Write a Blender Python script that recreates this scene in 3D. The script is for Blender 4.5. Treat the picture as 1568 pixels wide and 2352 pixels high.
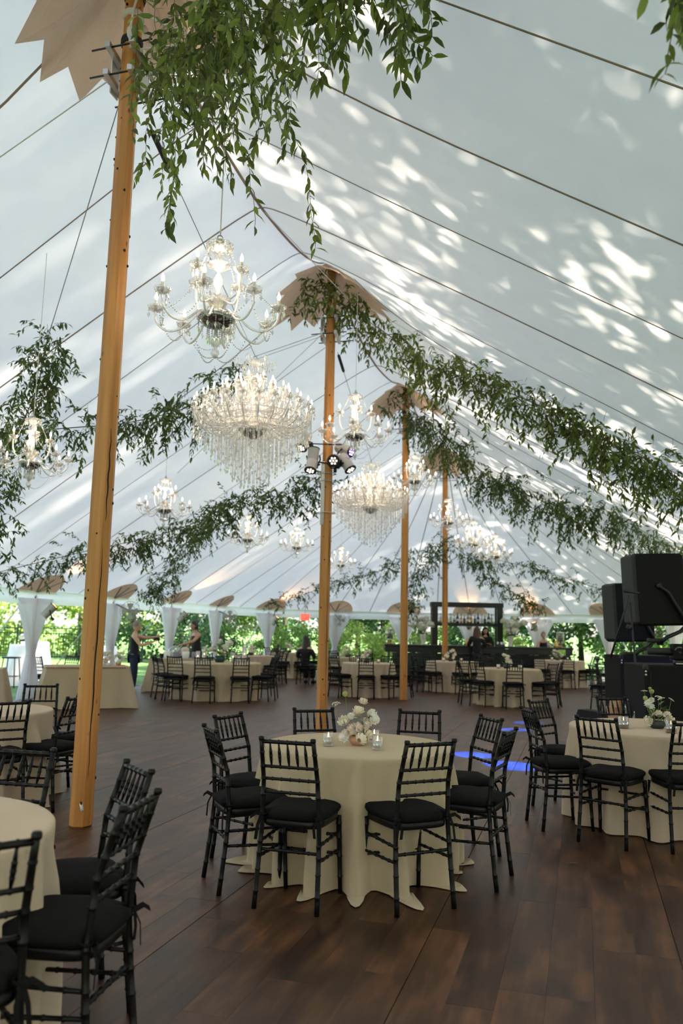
import bpy, math, random
import numpy as np
from mathutils import Vector, Matrix, Euler

for o in list(bpy.data.objects):
    bpy.data.objects.remove(o)
SC = bpy.context.scene
COL = SC.collection
RN = random.Random(11)
R = math.radians
pi = math.pi

# ------------------------------------------------------------------ camera, sky, sun, exposure
CAM_H, TILT, ROLL = 1.52, R(8.43), R(1.2)
cam_data = bpy.data.cameras.new('camera')
cam_data.sensor_fit = 'HORIZONTAL'
cam_data.sensor_width = 24.0
cam_data.lens = 24.0 * 1829 / 1568
cam_data.clip_end = 500
cam_data.dof.use_dof = True
cam_data.dof.focus_distance = 5.4
cam_data.dof.aperture_fstop = 2.2
cam = bpy.data.objects.new('camera', cam_data)
COL.objects.link(cam)
_fw = Vector((0, math.cos(TILT), math.sin(TILT)))
_up = Vector((0, -math.sin(TILT), math.cos(TILT)))
_rt = Vector((1, 0, 0))
_cr = math.cos(ROLL) * _rt + math.sin(ROLL) * _up
_cu = -math.sin(ROLL) * _rt + math.cos(ROLL) * _up
_m = Matrix((_cr, _cu, -_fw)).transposed().to_4x4()
_m.translation = (0, 0, CAM_H)
cam.matrix_world = _m
SC.camera = cam
CAMP = Vector((0, 0, CAM_H))

# tent frame: u runs along the ridge, v across it (positive to the right)
P1 = Vector((-1.940, 6.371, 0))
DU = Vector((.27652, .96100, 0))
NV = Vector((.96100, -.27652, 0))
def T(u, v, z=0.0):
    p = P1 + DU * u + NV * v
    p.z = z
    return p
RIDGE_YAW = math.atan2(DU.y, DU.x)          # direction of u in the world

SUN_EL, SUN_SIDE, SUN_ALONG = 47.0, 1.0, 0.20     # elevation, and horizontal direction as v and u shares
_sh = (NV * SUN_SIDE + DU * SUN_ALONG).normalized()
SUN_DIR = Vector((_sh.x * math.cos(R(SUN_EL)), _sh.y * math.cos(R(SUN_EL)), math.sin(R(SUN_EL))))
sun_l = bpy.data.lights.new('sun', 'SUN')
sun_l.energy = 15.0
sun_l.angle = R(0.8)
sun_l.color = (1.0, .89, .75)
sun = bpy.data.objects.new('sun', sun_l)
sun.rotation_euler = SUN_DIR.to_track_quat('Z', 'Y').to_euler()
COL.objects.link(sun)

world = bpy.data.worlds.new('world')
SC.world = world
world.use_nodes = True
_nt = world.node_tree
_bg = _nt.nodes['Background']
_sky = _nt.nodes.new('ShaderNodeTexSky')
_sky.sky_type = 'NISHITA'
_sky.sun_disc = False
_sky.sun_elevation = R(SUN_EL)
_sky.sun_rotation = math.atan2(SUN_DIR.x, SUN_DIR.y)
_sky.air_density = 1.0
_sky.dust_density = 1.5
_sky.ozone_density = 1.0
_hs = _nt.nodes.new('ShaderNodeHueSaturation')      # thin bright cloud: a paler sky
_hs.inputs['Saturation'].default_value = .62
_nt.links.new(_sky.outputs[0], _hs.inputs['Color'])
_nt.links.new(_hs.outputs[0], _bg.inputs[0])
_bg.inputs[1].default_value = 0.225

SC.view_settings.view_transform = 'Standard'
SC.view_settings.look = 'None'
SC.view_settings.gamma = 1.0
SC.view_settings.exposure = 1.42
SC.view_settings.use_curve_mapping = False
SC.cycles.use_denoising = True
SC.cycles.use_adaptive_sampling = True
SC.cycles.adaptive_threshold = .04
SC.cycles.max_bounces = 7
SC.cycles.diffuse_bounces = 4
SC.cycles.glossy_bounces = 3
SC.cycles.transmission_bounces = 5
SC.cycles.transparent_max_bounces = 12
SC.cycles.caustics_reflective = False
SC.cycles.caustics_refractive = False
SC.cycles.sample_clamp_indirect = 6.0

# ------------------------------------------------------------------ materials
def _principled(name):
    m = bpy.data.materials.new(name)
    m.use_nodes = True
    return m, m.node_tree, m.node_tree.nodes['Principled BSDF']

def mat(name, col, rough=.5, metal=0., var=0., scale=8., bump=0., bscale=60., spec=.5, obvar=0., emit=None, es=0., sheen=0.):
    m, nt, b = _principled(name)
    b.inputs['Base Color'].default_value = (*col, 1)
    b.inputs['Roughness'].default_value = rough
    b.inputs['Metallic'].default_value = metal
    b.inputs['Specular IOR Level'].default_value = spec
    if sheen:
        b.inputs['Sheen Weight'].default_value = sheen
    if emit:
        b.inputs['Emission Color'].default_value = (*emit, 1)
        b.inputs['Emission Strength'].default_value = es
        m.cycles.emission_sampling = 'NONE'
    tc = None
    if var or bump:
        tc = nt.nodes.new('ShaderNodeTexCoord')
    if var or obvar:
        hsv = nt.nodes.new('ShaderNodeHueSaturation')
        hsv.inputs['Color'].default_value = (*col, 1)
        nt.links.new(hsv.outputs[0], b.inputs['Base Color'])
        add = nt.nodes.new('ShaderNodeMath'); add.operation = 'ADD'
        add.inputs[0].default_value = 1.0; add.inputs[1].default_value = 0.0
        if var:
            nz = nt.nodes.new('ShaderNodeTexNoise')
            nz.inputs['Scale'].default_value = scale
            nz.inputs['Detail'].default_value = 4
            nt.links.new(tc.outputs['Object'], nz.inputs['Vector'])
            mr = nt.nodes.new('ShaderNodeMapRange')
            mr.inputs[1].default_value = .25; mr.inputs[2].default_value = .75
            mr.inputs[3].default_value = 1 - var; mr.inputs[4].default_value = 1 + var
            nt.links.new(nz.outputs[0], mr.inputs[0])
            nt.links.new(mr.outputs[0], add.inputs[0])
        if obvar:
            oi = nt.nodes.new('ShaderNodeObjectInfo')
            mr2 = nt.nodes.new('ShaderNodeMapRange')
            mr2.inputs[3].default_value = -obvar; mr2.inputs[4].default_value = obvar
            nt.links.new(oi.outputs['Random'], mr2.inputs[0])
            nt.links.new(mr2.outputs[0], add.inputs[1])
        nt.links.new(add.outputs[0], hsv.inputs['Value'])
    if bump:
        n2 = nt.nodes.new('ShaderNodeTexNoise')
        n2.inputs['Scale'].default_value = bscale
        n2.inputs['Detail'].default_value = 3
        nt.links.new(tc.outputs['Object'], n2.inputs['Vector'])
        bp = nt.nodes.new('ShaderNodeBump')
        bp.inputs['Strength'].default_value = bump
        bp.inputs['Distance'].default_value = .01
        nt.links.new(n2.outputs[0], bp.inputs['Height'])
        nt.links.new(bp.outputs[0], b.inputs['Normal'])
    return m

def cloth_mat(name, col, transl=.0, weave=900., var=.05, rough=.9):
    """woven fabric, optionally letting light through"""
    m = bpy.data.materials.new(name); m.use_nodes = True
    nt = m.node_tree; nt.nodes.clear()
    out = nt.nodes.new('ShaderNodeOutputMaterial')
    tc = nt.nodes.new('ShaderNodeTexCoord')
    nz = nt.nodes.new('ShaderNodeTexNoise'); nz.inputs['Scale'].default_value = 3.; nz.inputs['Detail'].default_value = 5
    nt.links.new(tc.outputs['Object'], nz.inputs['Vector'])
    mr = nt.nodes.new('ShaderNodeMapRange'); mr.inputs[1].default_value = .3; mr.inputs[2].default_value = .7
    mr.inputs[3].default_value = 1 - var; mr.inputs[4].default_value = 1 + var
    nt.links.new(nz.outputs[0], mr.inputs[0])
    hsv = nt.nodes.new('ShaderNodeHueSaturation'); hsv.inputs['Color'].default_value = (*col, 1)
    nt.links.new(mr.outputs[0], hsv.inputs['Value'])
    d = nt.nodes.new('ShaderNodeBsdfDiffuse'); d.inputs['Roughness'].default_value = .6
    nt.links.new(hsv.outputs[0], d.inputs[0])
    last = d
    if transl > 0:
        t = nt.nodes.new('ShaderNodeBsdfTranslucent')
        nt.links.new(hsv.outputs[0], t.inputs[0])
        mx = nt.nodes.new('ShaderNodeMixShader'); mx.inputs[0].default_value = transl
        nt.links.new(d.outputs[0], mx.inputs[1]); nt.links.new(t.outputs[0], mx.inputs[2])
        last = mx
    if weave:
        wn = nt.nodes.new('ShaderNodeTexNoise'); wn.inputs['Scale'].default_value = weave
        nt.links.new(tc.outputs['Object'], wn.inputs['Vector'])
        bp = nt.nodes.new('ShaderNodeBump'); bp.inputs['Strength'].default_value = .12; bp.inputs['Distance'].default_value = .002
        nt.links.new(wn.outputs[0], bp.inputs['Height'])
        nt.links.new(bp.outputs[0], d.inputs['Normal'])
    nt.links.new(last.outputs[0], out.inputs[0])
    return m

def leaf_mat(name, col, transl=.3, var=.35, yellow=.0):
    m = bpy.data.materials.new(name); m.use_nodes = True
    nt = m.node_tree; b = nt.nodes['Principled BSDF']; out = nt.nodes['Material Output']
    geo = nt.nodes.new('ShaderNodeNewGeometry')
    oi = nt.nodes.new('ShaderNodeObjectInfo')
    ad = nt.nodes.new('ShaderNodeMath'); ad.operation = 'ADD'
    nt.links.new(geo.outputs['Random Per Island'], ad.inputs[0]); nt.links.new(oi.outputs['Random'], ad.inputs[1])
    fr = nt.nodes.new('ShaderNodeMath'); fr.operation = 'FRACT'; nt.links.new(ad.outputs[0], fr.inputs[0])
    cr = nt.nodes.new('ShaderNodeValToRGB')
    e = cr.color_ramp.elements
    e[0].position = 0; e[0].color = (col[0] * (1 - var), col[1] * (1 - var), col[2] * (1 - var), 1)
    e[1].position = 1; e[1].color = (min(1, col[0] * (1 + var) + yellow), min(1, col[1] * (1 + var) + yellow * .8), col[2] * (1 + var * .5), 1)
    nt.links.new(fr.outputs[0], cr.inputs[0])
    nt.links.new(cr.outputs[0], b.inputs['Base Color'])
    b.inputs['Roughness'].default_value = .45
    b.inputs['Specular IOR Level'].default_value = .35
    t = nt.nodes.new('ShaderNodeBsdfTranslucent')
    nt.links.new(cr.outputs[0], t.inputs[0])
    mx = nt.nodes.new('ShaderNodeMixShader'); mx.inputs[0].default_value = transl
    nt.links.new(b.outputs[0], mx.inputs[1]); nt.links.new(t.outputs[0], mx.inputs[2])
    nt.links.new(mx.outputs[0], out.inputs[0])
    return m

def crystal_mat(name, tint=(.98, .97, .96), clear=.45, white=.22):
    """cut glass: part clear, part mirror-like facets, a little milky"""
    m = bpy.data.materials.new(name); m.use_nodes = True
    nt = m.node_tree; nt.nodes.clear()
    out = nt.nodes.new('ShaderNodeOutputMaterial')
    tr = nt.nodes.new('ShaderNodeBsdfTransparent'); tr.inputs[0].default_value = (*tint, 1)
    gl = nt.nodes.new('ShaderNodeBsdfGlossy'); gl.inputs['Roughness'].default_value = .08; gl.inputs[0].default_value = (1, 1, 1, 1)
    di = nt.nodes.new('ShaderNodeBsdfDiffuse'); di.inputs[0].default_value = (*tint, 1)
    tl = nt.nodes.new('ShaderNodeBsdfTranslucent'); tl.inputs[0].default_value = (*tint, 1)
    mw = nt.nodes.new('ShaderNodeMixShader'); mw.inputs[0].default_value = .5
    nt.links.new(di.outputs[0], mw.inputs[1]); nt.links.new(tl.outputs[0], mw.inputs[2])
    m1 = nt.nodes.new('ShaderNodeMixShader'); m1.inputs[0].default_value = white / max(1e-3, (1 - clear))
    nt.links.new(gl.outputs[0], m1.inputs[1]); nt.links.new(mw.outputs[0], m1.inputs[2])
    lw = nt.nodes.new('ShaderNodeLayerWeight'); lw.inputs[0].default_value = .35
    mr = nt.nodes.new('ShaderNodeMapRange'); mr.inputs[1].default_value = 0; mr.inputs[2].default_value = 1
    mr.inputs[3].default_value = 1 - clear - .12; mr.inputs[4].default_value = min(1, 1 - clear + .35)
    nt.links.new(lw.outputs['Facing'], mr.inputs[0])
    m2 = nt.nodes.new('ShaderNodeMixShader')
    nt.links.new(mr.outputs[0], m2.inputs[0])
    nt.links.new(tr.outputs[0], m2.inputs[1]); nt.links.new(m1.outputs[0], m2.inputs[2])
    nt.links.new(m2.outputs[0], out.inputs[0])
    return m

def plank_mat(name, island, hi=1.):
    m, nt, b = _principled(name)
    geo = nt.nodes.new('ShaderNodeNewGeometry')
    mp = nt.nodes.new('ShaderNodeMapping'); mp.vector_type = 'POINT'
    mp.inputs['Rotation'].default_value = (0, 0, -math.atan2(.9574, .2886))
    nt.links.new(geo.outputs['Position'], mp.inputs['Vector'])
    if island:
        rnd = geo.outputs['Random Per Island']
    else:
        oi = nt.nodes.new('ShaderNodeObjectInfo'); rnd = oi.outputs['Random']
    off = nt.nodes.new('ShaderNodeCombineXYZ')
    mu = nt.nodes.new('ShaderNodeMath'); mu.operation = 'MULTIPLY'; mu.inputs[1].default_value = 37.
    nt.links.new(rnd, mu.inputs[0]); nt.links.new(mu.outputs[0], off.inputs[2])
    va = nt.nodes.new('ShaderNodeVectorMath'); va.operation = 'ADD'
    nt.links.new(mp.outputs[0], va.inputs[0]); nt.links.new(off.outputs[0], va.inputs[1])
    sc = nt.nodes.new('ShaderNodeVectorMath'); sc.operation = 'MULTIPLY'; sc.inputs[1].default_value = (1.1, 9., 1.)
    nt.links.new(va.outputs[0], sc.inputs[0])
    n1 = nt.nodes.new('ShaderNodeTexNoise'); n1.inputs['Scale'].default_value = 1.6; n1.inputs['Detail'].default_value = 6; n1.inputs['Roughness'].default_value = .6
    nt.links.new(sc.outputs[0], n1.inputs['Vector'])
    sc2 = nt.nodes.new('ShaderNodeVectorMath'); sc2.operation = 'MULTIPLY'; sc2.inputs[1].default_value = (2.2, 4., 1.)
    nt.links.new(va.outputs[0], sc2.inputs[0])
    n2 = nt.nodes.new('ShaderNodeTexNoise'); n2.inputs['Scale'].default_value = 1.1; n2.inputs['Detail'].default_value = 3
    nt.links.new(sc2.outputs[0], n2.inputs['Vector'])
    mx = nt.nodes.new('ShaderNodeMath'); mx.operation = 'MULTIPLY_ADD'; mx.inputs[1].default_value = .5
    nt.links.new(n1.outputs[0], mx.inputs[0])
    h2 = nt.nodes.new('ShaderNodeMath'); h2.operation = 'MULTIPLY'; h2.inputs[1].default_value = .5
    nt.links.new(n2.outputs[0], h2.inputs[0]); nt.links.new(h2.outputs[0], mx.inputs[2])
    r2 = nt.nodes.new('ShaderNodeMapRange'); r2.inputs[3].default_value = -.045; r2.inputs[4].default_value = .045
    nt.links.new(rnd, r2.inputs[0])
    ad = nt.nodes.new('ShaderNodeMath'); ad.operation = 'ADD'
    nt.links.new(mx.outputs[0], ad.inputs[0]); nt.links.new(r2.outputs[0], ad.inputs[1])
    cr = nt.nodes.new('ShaderNodeValToRGB')
    cr.color_ramp.elements[0].position = .34; cr.color_ramp.elements[0].color = (.021, .0088, .0042, 1)
    cr.color_ramp.elements[1].position = .68; cr.color_ramp.elements[1].color = (.165, .070, .030, 1)
    if island:
        cr.color_ramp.elements[0].color = (.034, .0155, .0075, 1); cr.color_ramp.elements[1].color = (.112, .049, .023, 1)
    el = cr.color_ramp.elements.new(.5); el.color = (.064, .0275, .0125, 1)
    nt.links.new(ad.outputs[0], cr.inputs[0])
    nt.links.new(cr.outputs[0], b.inputs['Base Color'])
    rr = nt.nodes.new('ShaderNodeMapRange'); rr.inputs[3].default_value = .40; rr.inputs[4].default_value = .46
    nt.links.new(n2.outputs[0], rr.inputs[0]); nt.links.new(rr.outputs[0], b.inputs['Roughness'])
    b.inputs['Specular IOR Level'].default_value = .36
    bp = nt.nodes.new('ShaderNodeBump'); bp.inputs['Strength'].default_value = .04; bp.inputs['Distance'].default_value = .003
    nt.links.new(n1.outputs[0], bp.inputs['Height']); nt.links.new(bp.outputs[0], b.inputs['Normal'])
    return m

def pole_mat(name):
    m, nt, b = _principled(name)
    tc = nt.nodes.new('ShaderNodeTexCoord')
    sc = nt.nodes.new('ShaderNodeVectorMath'); sc.operation = 'MULTIPLY'; sc.inputs[1].default_value = (14., 14., .7)
    nt.links.new(tc.outputs['Object'], sc.inputs[0])
    n1 = nt.nodes.new('ShaderNodeTexNoise'); n1.inputs['Scale'].default_value = 1.4; n1.inputs['Detail'].default_value = 5
    nt.links.new(sc.outputs[0], n1.inputs['Vector'])
    cr = nt.nodes.new('ShaderNodeValToRGB')
    cr.color_ramp.elements[0].position = .3; cr.color_ramp.elements[0].color = (.40, .155, .030, 1)
    cr.color_ramp.elements[1].position = .7; cr.color_ramp.elements[1].color = (.60, .27, .065, 1)
    nt.links.new(n1.outputs[0], cr.inputs[0])
    sv = nt.nodes.new('ShaderNodeVectorMath'); sv.operation = 'MULTIPLY'; sv.inputs[1].default_value = (7., 7., 3.)
    nt.links.new(tc.outputs['Object'], sv.inputs[0])
    vo = nt.nodes.new('ShaderNodeTexVoronoi'); vo.inputs['Scale'].default_value = 1.3
    nt.links.new(sv.outputs[0], vo.inputs['Vector'])
    lt = nt.nodes.new('ShaderNodeMapRange'); lt.inputs[1].default_value = .05; lt.inputs[2].default_value = .13
    nt.links.new(vo.outputs['Distance'], lt.inputs[0])
    mx = nt.nodes.new('ShaderNodeMix'); mx.data_type = 'RGBA'
    nt.links.new(lt.outputs[0], mx.inputs[0])
    mx.inputs[6].default_value = (.13, .05, .015, 1)
    nt.links.new(cr.outputs[0], mx.inputs[7])
    nt.links.new(mx.outputs[2], b.inputs['Base Color'])
    b.inputs['Roughness'].default_value = .5
    return m

def ground_mat(name):
    m, nt, b = _principled(name)
    tc = nt.nodes.new('ShaderNodeTexCoord')
    n1 = nt.nodes.new('ShaderNodeTexNoise'); n1.inputs['Scale'].default_value = 1.2; n1.inputs['Detail'].default_value = 8
    nt.links.new(tc.outputs['Object'], n1.inputs['Vector'])
    cr = nt.nodes.new('ShaderNodeValToRGB')
    cr.color_ramp.elements[0].position = .35; cr.color_ramp.elements[0].color = (.05, .13, .03, 1)
    cr.color_ramp.elements[1].position = .65; cr.color_ramp.elements[1].color = (.14, .28, .07, 1)
    nt.links.new(n1.outputs[0], cr.inputs[0]); nt.links.new(cr.outputs[0], b.inputs['Base Color'])
    b.inputs['Roughness'].default_value = .9
    n2 = nt.nodes.new('ShaderNodeTexNoise'); n2.inputs['Scale'].default_value = 40.
    nt.links.new(tc.outputs['Object'], n2.inputs['Vector'])
    bp = nt.nodes.new('ShaderNodeBump'); bp.inputs['Strength'].default_value = .6; bp.inputs['Distance'].default_value = .05
    nt.links.new(n2.outputs[0], bp.inputs['Height']); nt.links.new(bp.outputs[0], b.inputs['Normal'])
    return m

M = {}
M['canvas'] = cloth_mat('white_canvas', (.90, .895, .88), transl=.34, weave=300., var=.02)
M['tan'] = cloth_mat('tan_canvas', (.70, .53, .395), transl=.36, weave=400., var=.04)
M['seam'] = mat('seam_webbing', (.33, .25, .20), .8)
M['sheer'] = cloth_mat('sheer_white', (.90, .90, .93), transl=.5, weave=400., var=.02)
M['pole'] = pole_mat('orange_stained_wood')
M['planks'] = plank_mat('floor_vinyl', False)
M['plankfield'] = plank_mat('floor_vinyl_field', True)
M['gap'] = mat('dark_joint', (.012, .009, .008), .8)
M['lawn'] = ground_mat('lawn')
M['chair'] = mat('black_lacquer', (.005, .0046, .0042), .38, spec=.22)
M['cushion'] = mat('black_fabric', (.0075, .007, .007), .9, bump=.15, bscale=40., spec=.12)
M['sage'] = cloth_mat('sage_linen', (.50, .412, .285), weave=700., var=.04)
M['beige'] = cloth_mat('beige_linen', (.55, .445, .335), weave=700., var=.04)
M['whitecloth'] = cloth_mat('white_linen', (.86, .86, .85), weave=500., var=.03)
M['tablewood'] = mat('folding_table_wood', (.35, .24, .14), .5, var=.2)
M['whitemetal'] = mat('white_metal', (.75, .74, .72), .4)
M['crystal'] = crystal_mat('cut_crystal', clear=.42, white=.32)
M['crystalw'] = crystal_mat('frosted_crystal', clear=.40, white=.26)
M['crystalcup'] = crystal_mat('clear_crystal', clear=.56, white=.15)
M['chrome'] = mat('dark_chrome', (.35, .35, .36), .12, 1.0)
M['candle'] = mat('candle_sleeve', (.85, .80, .72), .5)
M['bulb'] = mat('lit_bulb', (1, .9, .75), .2, emit=(1.0, .83, .58), es=14.)
M['flame'] = mat('flame', (1, .7, .3), .3, emit=(1.0, .62, .22), es=16.)
M['wire'] = mat('steel_wire', (.30, .30, .30), .45, .8)
M['rope'] = mat('white_rope', (.72, .68, .63), .8)
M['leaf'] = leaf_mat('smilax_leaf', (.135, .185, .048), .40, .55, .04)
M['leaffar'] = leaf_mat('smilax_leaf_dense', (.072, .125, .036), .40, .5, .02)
M['twig'] = mat('vine_twig', (.10, .085, .05), .7)
M['alu'] = mat('aluminium', (.62, .62, .63), .35, .9)
M['black'] = mat('black_rubber', (.012, .012, .012), .6)
M['blackmetal'] = mat('black_metal', (.015, .015, .016), .4, .2)
M['greycan'] = mat('grey_lamp_housing', (.52, .50, .50), .45)
M['lens'] = mat('lit_lens', (1, .8, .6), .2, emit=(1.0, .80, .62), es=3.5)
M['lensamber'] = mat('amber_lens', (1, .6, .2), .2, emit=(1.0, .50, .14), es=2.2)
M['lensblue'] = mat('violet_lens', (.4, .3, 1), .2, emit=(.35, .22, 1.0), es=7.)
M['speaker'] = mat('speaker_paint', (.007, .007, .0065), .75, bump=.2, bscale=200., spec=.2)
M['grille'] = mat('speaker_grille', (.05, .052, .055), .6, .4, bump=.8, bscale=500.)
M['screwmetal'] = mat('bright_screw', (.7, .68, .62), .3, .9)
M['brass'] = mat('brass', (.62, .36, .16), .25, 1.0)
M['navy'] = cloth_mat('navy_drape', (.012, .012, .055), weave=300.)
M['greycloth'] = cloth_mat('grey_cloth', (.30, .28, .30), weave=300.)
M['tumbler'] = mat('dark_green_tumbler', (.02, .055, .05), .4)
M['crate'] = mat('pale_wood', (.36, .19, .09), .55, var=.2)
M['clay'] = mat('terracotta', (.55, .30, .16), .7, var=.08)
M['darkbowl'] = mat('dark_ceramic', (.05, .05, .045), .5)
M['petal'] = cloth_mat('cream_petal', (.86, .80, .66), transl=.2, weave=0, var=.06)
M['petalpink'] = cloth_mat('blush_petal', (.82, .70, .60), transl=.2, weave=0, var=.06)
M['petalwhite'] = cloth_mat('white_petal', (.88, .87, .80), transl=.2, weave=0, var=.05)
M['greenpod'] = mat('green_pod', (.32, .34, .12), .7, var=.2, scale=60)
M['stem'] = mat('flower_stem', (.16, .21, .07), .6)
M['wax'] = mat('white_wax', (.85, .80, .70), .5)
M['smoke'] = crystal_mat('smoky_glass', (.45, .40, .36), clear=.55, white=.05)
M['glass'] = crystal_mat('clear_glass', (.93, .94, .94), clear=.72, white=.05)
M['skin'] = mat('skin', (.56, .32, .22), .55)
M['skinb'] = mat('skin_tan', (.46, .25, .16), .55)
M['topblack'] = mat('black_cotton', (.010, .010, .012), .9)
M['jeans'] = mat('navy_trousers', (.012, .02, .045), .9)
M['hairgrey'] = mat('grey_blond_hair', (.22, .18, .15), .5)
M['hairdark'] = mat('dark_brown_hair', (.02, .012, .008), .45)
M['hairred'] = mat('auburn_hair', (.07, .022, .012), .45)
M['bar'] = mat('black_bar', (.012, .013, .013), .3, var=.2, scale=3)
M['barreflect'] = mat('black_bar_green_reflection', (.02, .04, .033), .35)  # black bar with a green reflection put into its colour
M['ceramic'] = mat('white_ceramic', (.75, .73, .68), .35)
M['juice'] = mat('yellow_juice', (.80, .55, .12), .3)
M['lemon'] = mat('green_card', (.30, .60, .12), .5)
M['bark'] = mat('bark', (.08, .06, .045), .9, var=.3, bump=.6, bscale=20)
M['tree1'] = leaf_mat('leaf_mid_green', (.15, .26, .065), .5, .5)
M['tree2'] = leaf_mat('leaf_deep_green', (.055, .125, .055), .45, .5)
M['tree3'] = leaf_mat('leaf_lime', (.30, .42, .11), .5, .4)
M['fence'] = mat('black_iron', (.02, .022, .025), .5, .3)
M['exitred'] = mat('exit_red', (.6, .06, .05), .4, emit=(1.0, .12, .08), es=.5)
M['strap'] = mat('white_webbing', (.72, .76, .80), .7)
M['band'] = mat('black_strap', (.01, .01, .01), .7)

# ------------------------------------------------------------------ mesh helpers
class MB:
    def __init__(s):
        s.v = []; s.f = []; s.mi = []; s.cur = 0
    def add(s, vs, fs):
        b = len(s.v)
        s.v.extend([tuple(x) for x in vs])
        for f in fs:
            s.f.append(tuple(b + i for i in f)); s.mi.append(s.cur)
        return s
    def box(s, c, size, rot=None, taper=None):
        sx, sy, sz = size[0] / 2, size[1] / 2, size[2] / 2
        vs = [Vector((x * sx, y * sy, z * sz)) for x in (-1, 1) for y in (-1, 1) for z in (-1, 1)]
        if taper:
            for q in vs:
                if q.z > 0: q.x *= taper; q.y *= taper
        if rot is not None:
            mt = rot if isinstance(rot, Matrix) else Euler(rot).to_matrix()
            vs = [mt @ q for q in vs]
        c = Vector(c)
        return s.add([q + c for q in vs], [(0, 1, 3, 2), (4, 6, 7, 5), (0, 4, 5, 1), (2, 3, 7, 6), (0, 2, 6, 4), (1, 5, 7, 3)])
    def bbox(s, c, size, bev, rot=None):
        """box with bevelled vertical edges and top/bottom edges"""
        sx, sy, sz = size[0] / 2, size[1] / 2, size[2] / 2
        mt = None
        if rot is not None:
            mt = rot if isinstance(rot, Matrix) else Euler(rot).to_matrix()
        c = Vector(c)
        def ring(ix, z):
            a, b = sx - ix, sy - ix
            k = bev
            pts = [(-a + k, -b), (a - k, -b), (a, -b + k), (a, b - k), (a - k, b), (-a + k, b), (-a, b - k), (-a, -b + k)]
            return [Vector((x, y, z)) for x, y in pts]
        rows = [ring(bev, -sz), ring(0, -sz + bev), ring(0, sz - bev), ring(bev, sz)]
        vs = [q for r in rows for q in r]
        if mt is not None: vs = [mt @ q for q in vs]
        fs = []
        for r in range(3):
            for i in range(8):
                j = (i + 1) % 8
                fs.append((r * 8 + i, r * 8 + j, r * 8 + 8 + j, r * 8 + 8 + i))
        fs.append(tuple(range(7, -1, -1))); fs.append(tuple(range(24, 32)))
        return s.add([q + c for q in vs], fs)
    def tube(s, pts, rad, sides=8, caps=True, closed=False, flat=1.0):
        pts = [Vector(p) for p in pts]
        n = len(pts)
        if not hasattr(rad, '__len__'): rad = [rad] * n
        vs = []; fs = []
        prev = None
        for i, p in enumerate(pts):
            if closed: t = pts[(i + 1) % n] - pts[i - 1]
            else: t = pts[min(i + 1, n - 1)] - pts[max(i - 1, 0)]
            if t.length < 1e-9: t = Vector((0, 0, 1))
            t.normalize()
            if prev is None:
                a = Vector((0, 0, 1)) if abs(t.z) < .9 else Vector((1, 0, 0))
                x = t.cross(a).normalized()
            else:
                x = (prev - t * prev.dot(t))
                if x.length < 1e-6: x = t.orthogonal()
                x.normalize()
            prev = x
            y = t.cross(x)
            for k in range(sides):
                an = 2 * pi * k / sides
                vs.append(p + (x * math.cos(an) + y * math.sin(an) * flat) * rad[i])
        m = n if closed else n - 1
        for i in range(m):
            i2 = (i + 1) % n
            for k in range(sides):
                k2 = (k + 1) % sides
                fs.append((i * sides + k, i * sides + k2, i2 * sides + k2, i2 * sides + k))
        if caps and not closed:
            fs.append(tuple(range(sides - 1, -1, -1)))
            fs.append(tuple((n - 1) * sides + k for k in range(sides)))
        return s.add(vs, fs)
    def lathe(s, prof, c=(0, 0, 0), sides=16, mt=None, flute=0., nfl=0, caps=True):
        c = Vector(c); vs = []; fs = []
        for r, z in prof:
            for k in range(sides):
                an = 2 * pi * k / sides
                rr = r * (1 + flute * math.cos(nfl * an)) if nfl else r
                q = Vector((rr * math.cos(an), rr * math.sin(an), z))
                if mt is not None: q = mt @ q
                vs.append(q + c)
        n = len(prof)
        for i in range(n - 1):
            for k in range(sides):
                k2 = (k + 1) % sides
                fs.append((i * sides + k, i * sides + k2, (i + 1) * sides + k2, (i + 1) * sides + k))
        if caps:
            if prof[0][0] > 1e-4: fs.append(tuple(range(sides - 1, -1, -1)))
            if prof[-1][0] > 1e-4: fs.append(tuple((n - 1) * sides + k for k in range(sides)))
        return s.add(vs, fs)
    def ball(s, c, r, seg=10, rings=7, sc=(1, 1, 1)):
        prof = []
        for i in range(rings + 1):
            a = -pi / 2 + pi * i / rings
            prof.append((max(1e-5, math.cos(a)) * r, math.sin(a) * r))
        mt = Matrix.Diagonal(Vector(sc))
        return s.lathe(prof, c, seg, mt, caps=False)
    def octa(s, c, r, h):
        c = Vector(c)
        vs = [c + Vector(q) for q in ((r, 0, 0), (0, r, 0), (-r, 0, 0), (0, -r, 0), (0, 0, h), (0, 0, -h))]
        return s.add(vs, [(0, 1, 4), (1, 2, 4), (2, 3, 4), (3, 0, 4), (1, 0, 5), (2, 1, 5), (3, 2, 5), (0, 3, 5)])
    def grid(s, rows):
        nr, nc = len(rows), len(rows[0])
        vs = [q for r in rows for q in r]
        fs = [(i * nc + j, i * nc + j + 1, (i + 1) * nc + j + 1, (i + 1) * nc + j) for i in range(nr - 1) for j in range(nc - 1)]
        return s.add(vs, fs)
    def mesh(s, name, mats, smooth=True):
        me = bpy.data.meshes.new(name)
        me.from_pydata([tuple(q) for q in s.v], [], s.f)
        if not isinstance(mats, (list, tuple)): mats = [mats]
        for m_ in mats: me.materials.append(m_)
        if len(mats) > 1: me.polygons.foreach_set('material_index', s.mi)
        if smooth: me.polygons.foreach_set('use_smooth', [True] * len(me.polygons))
        me.update()
        return me

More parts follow.
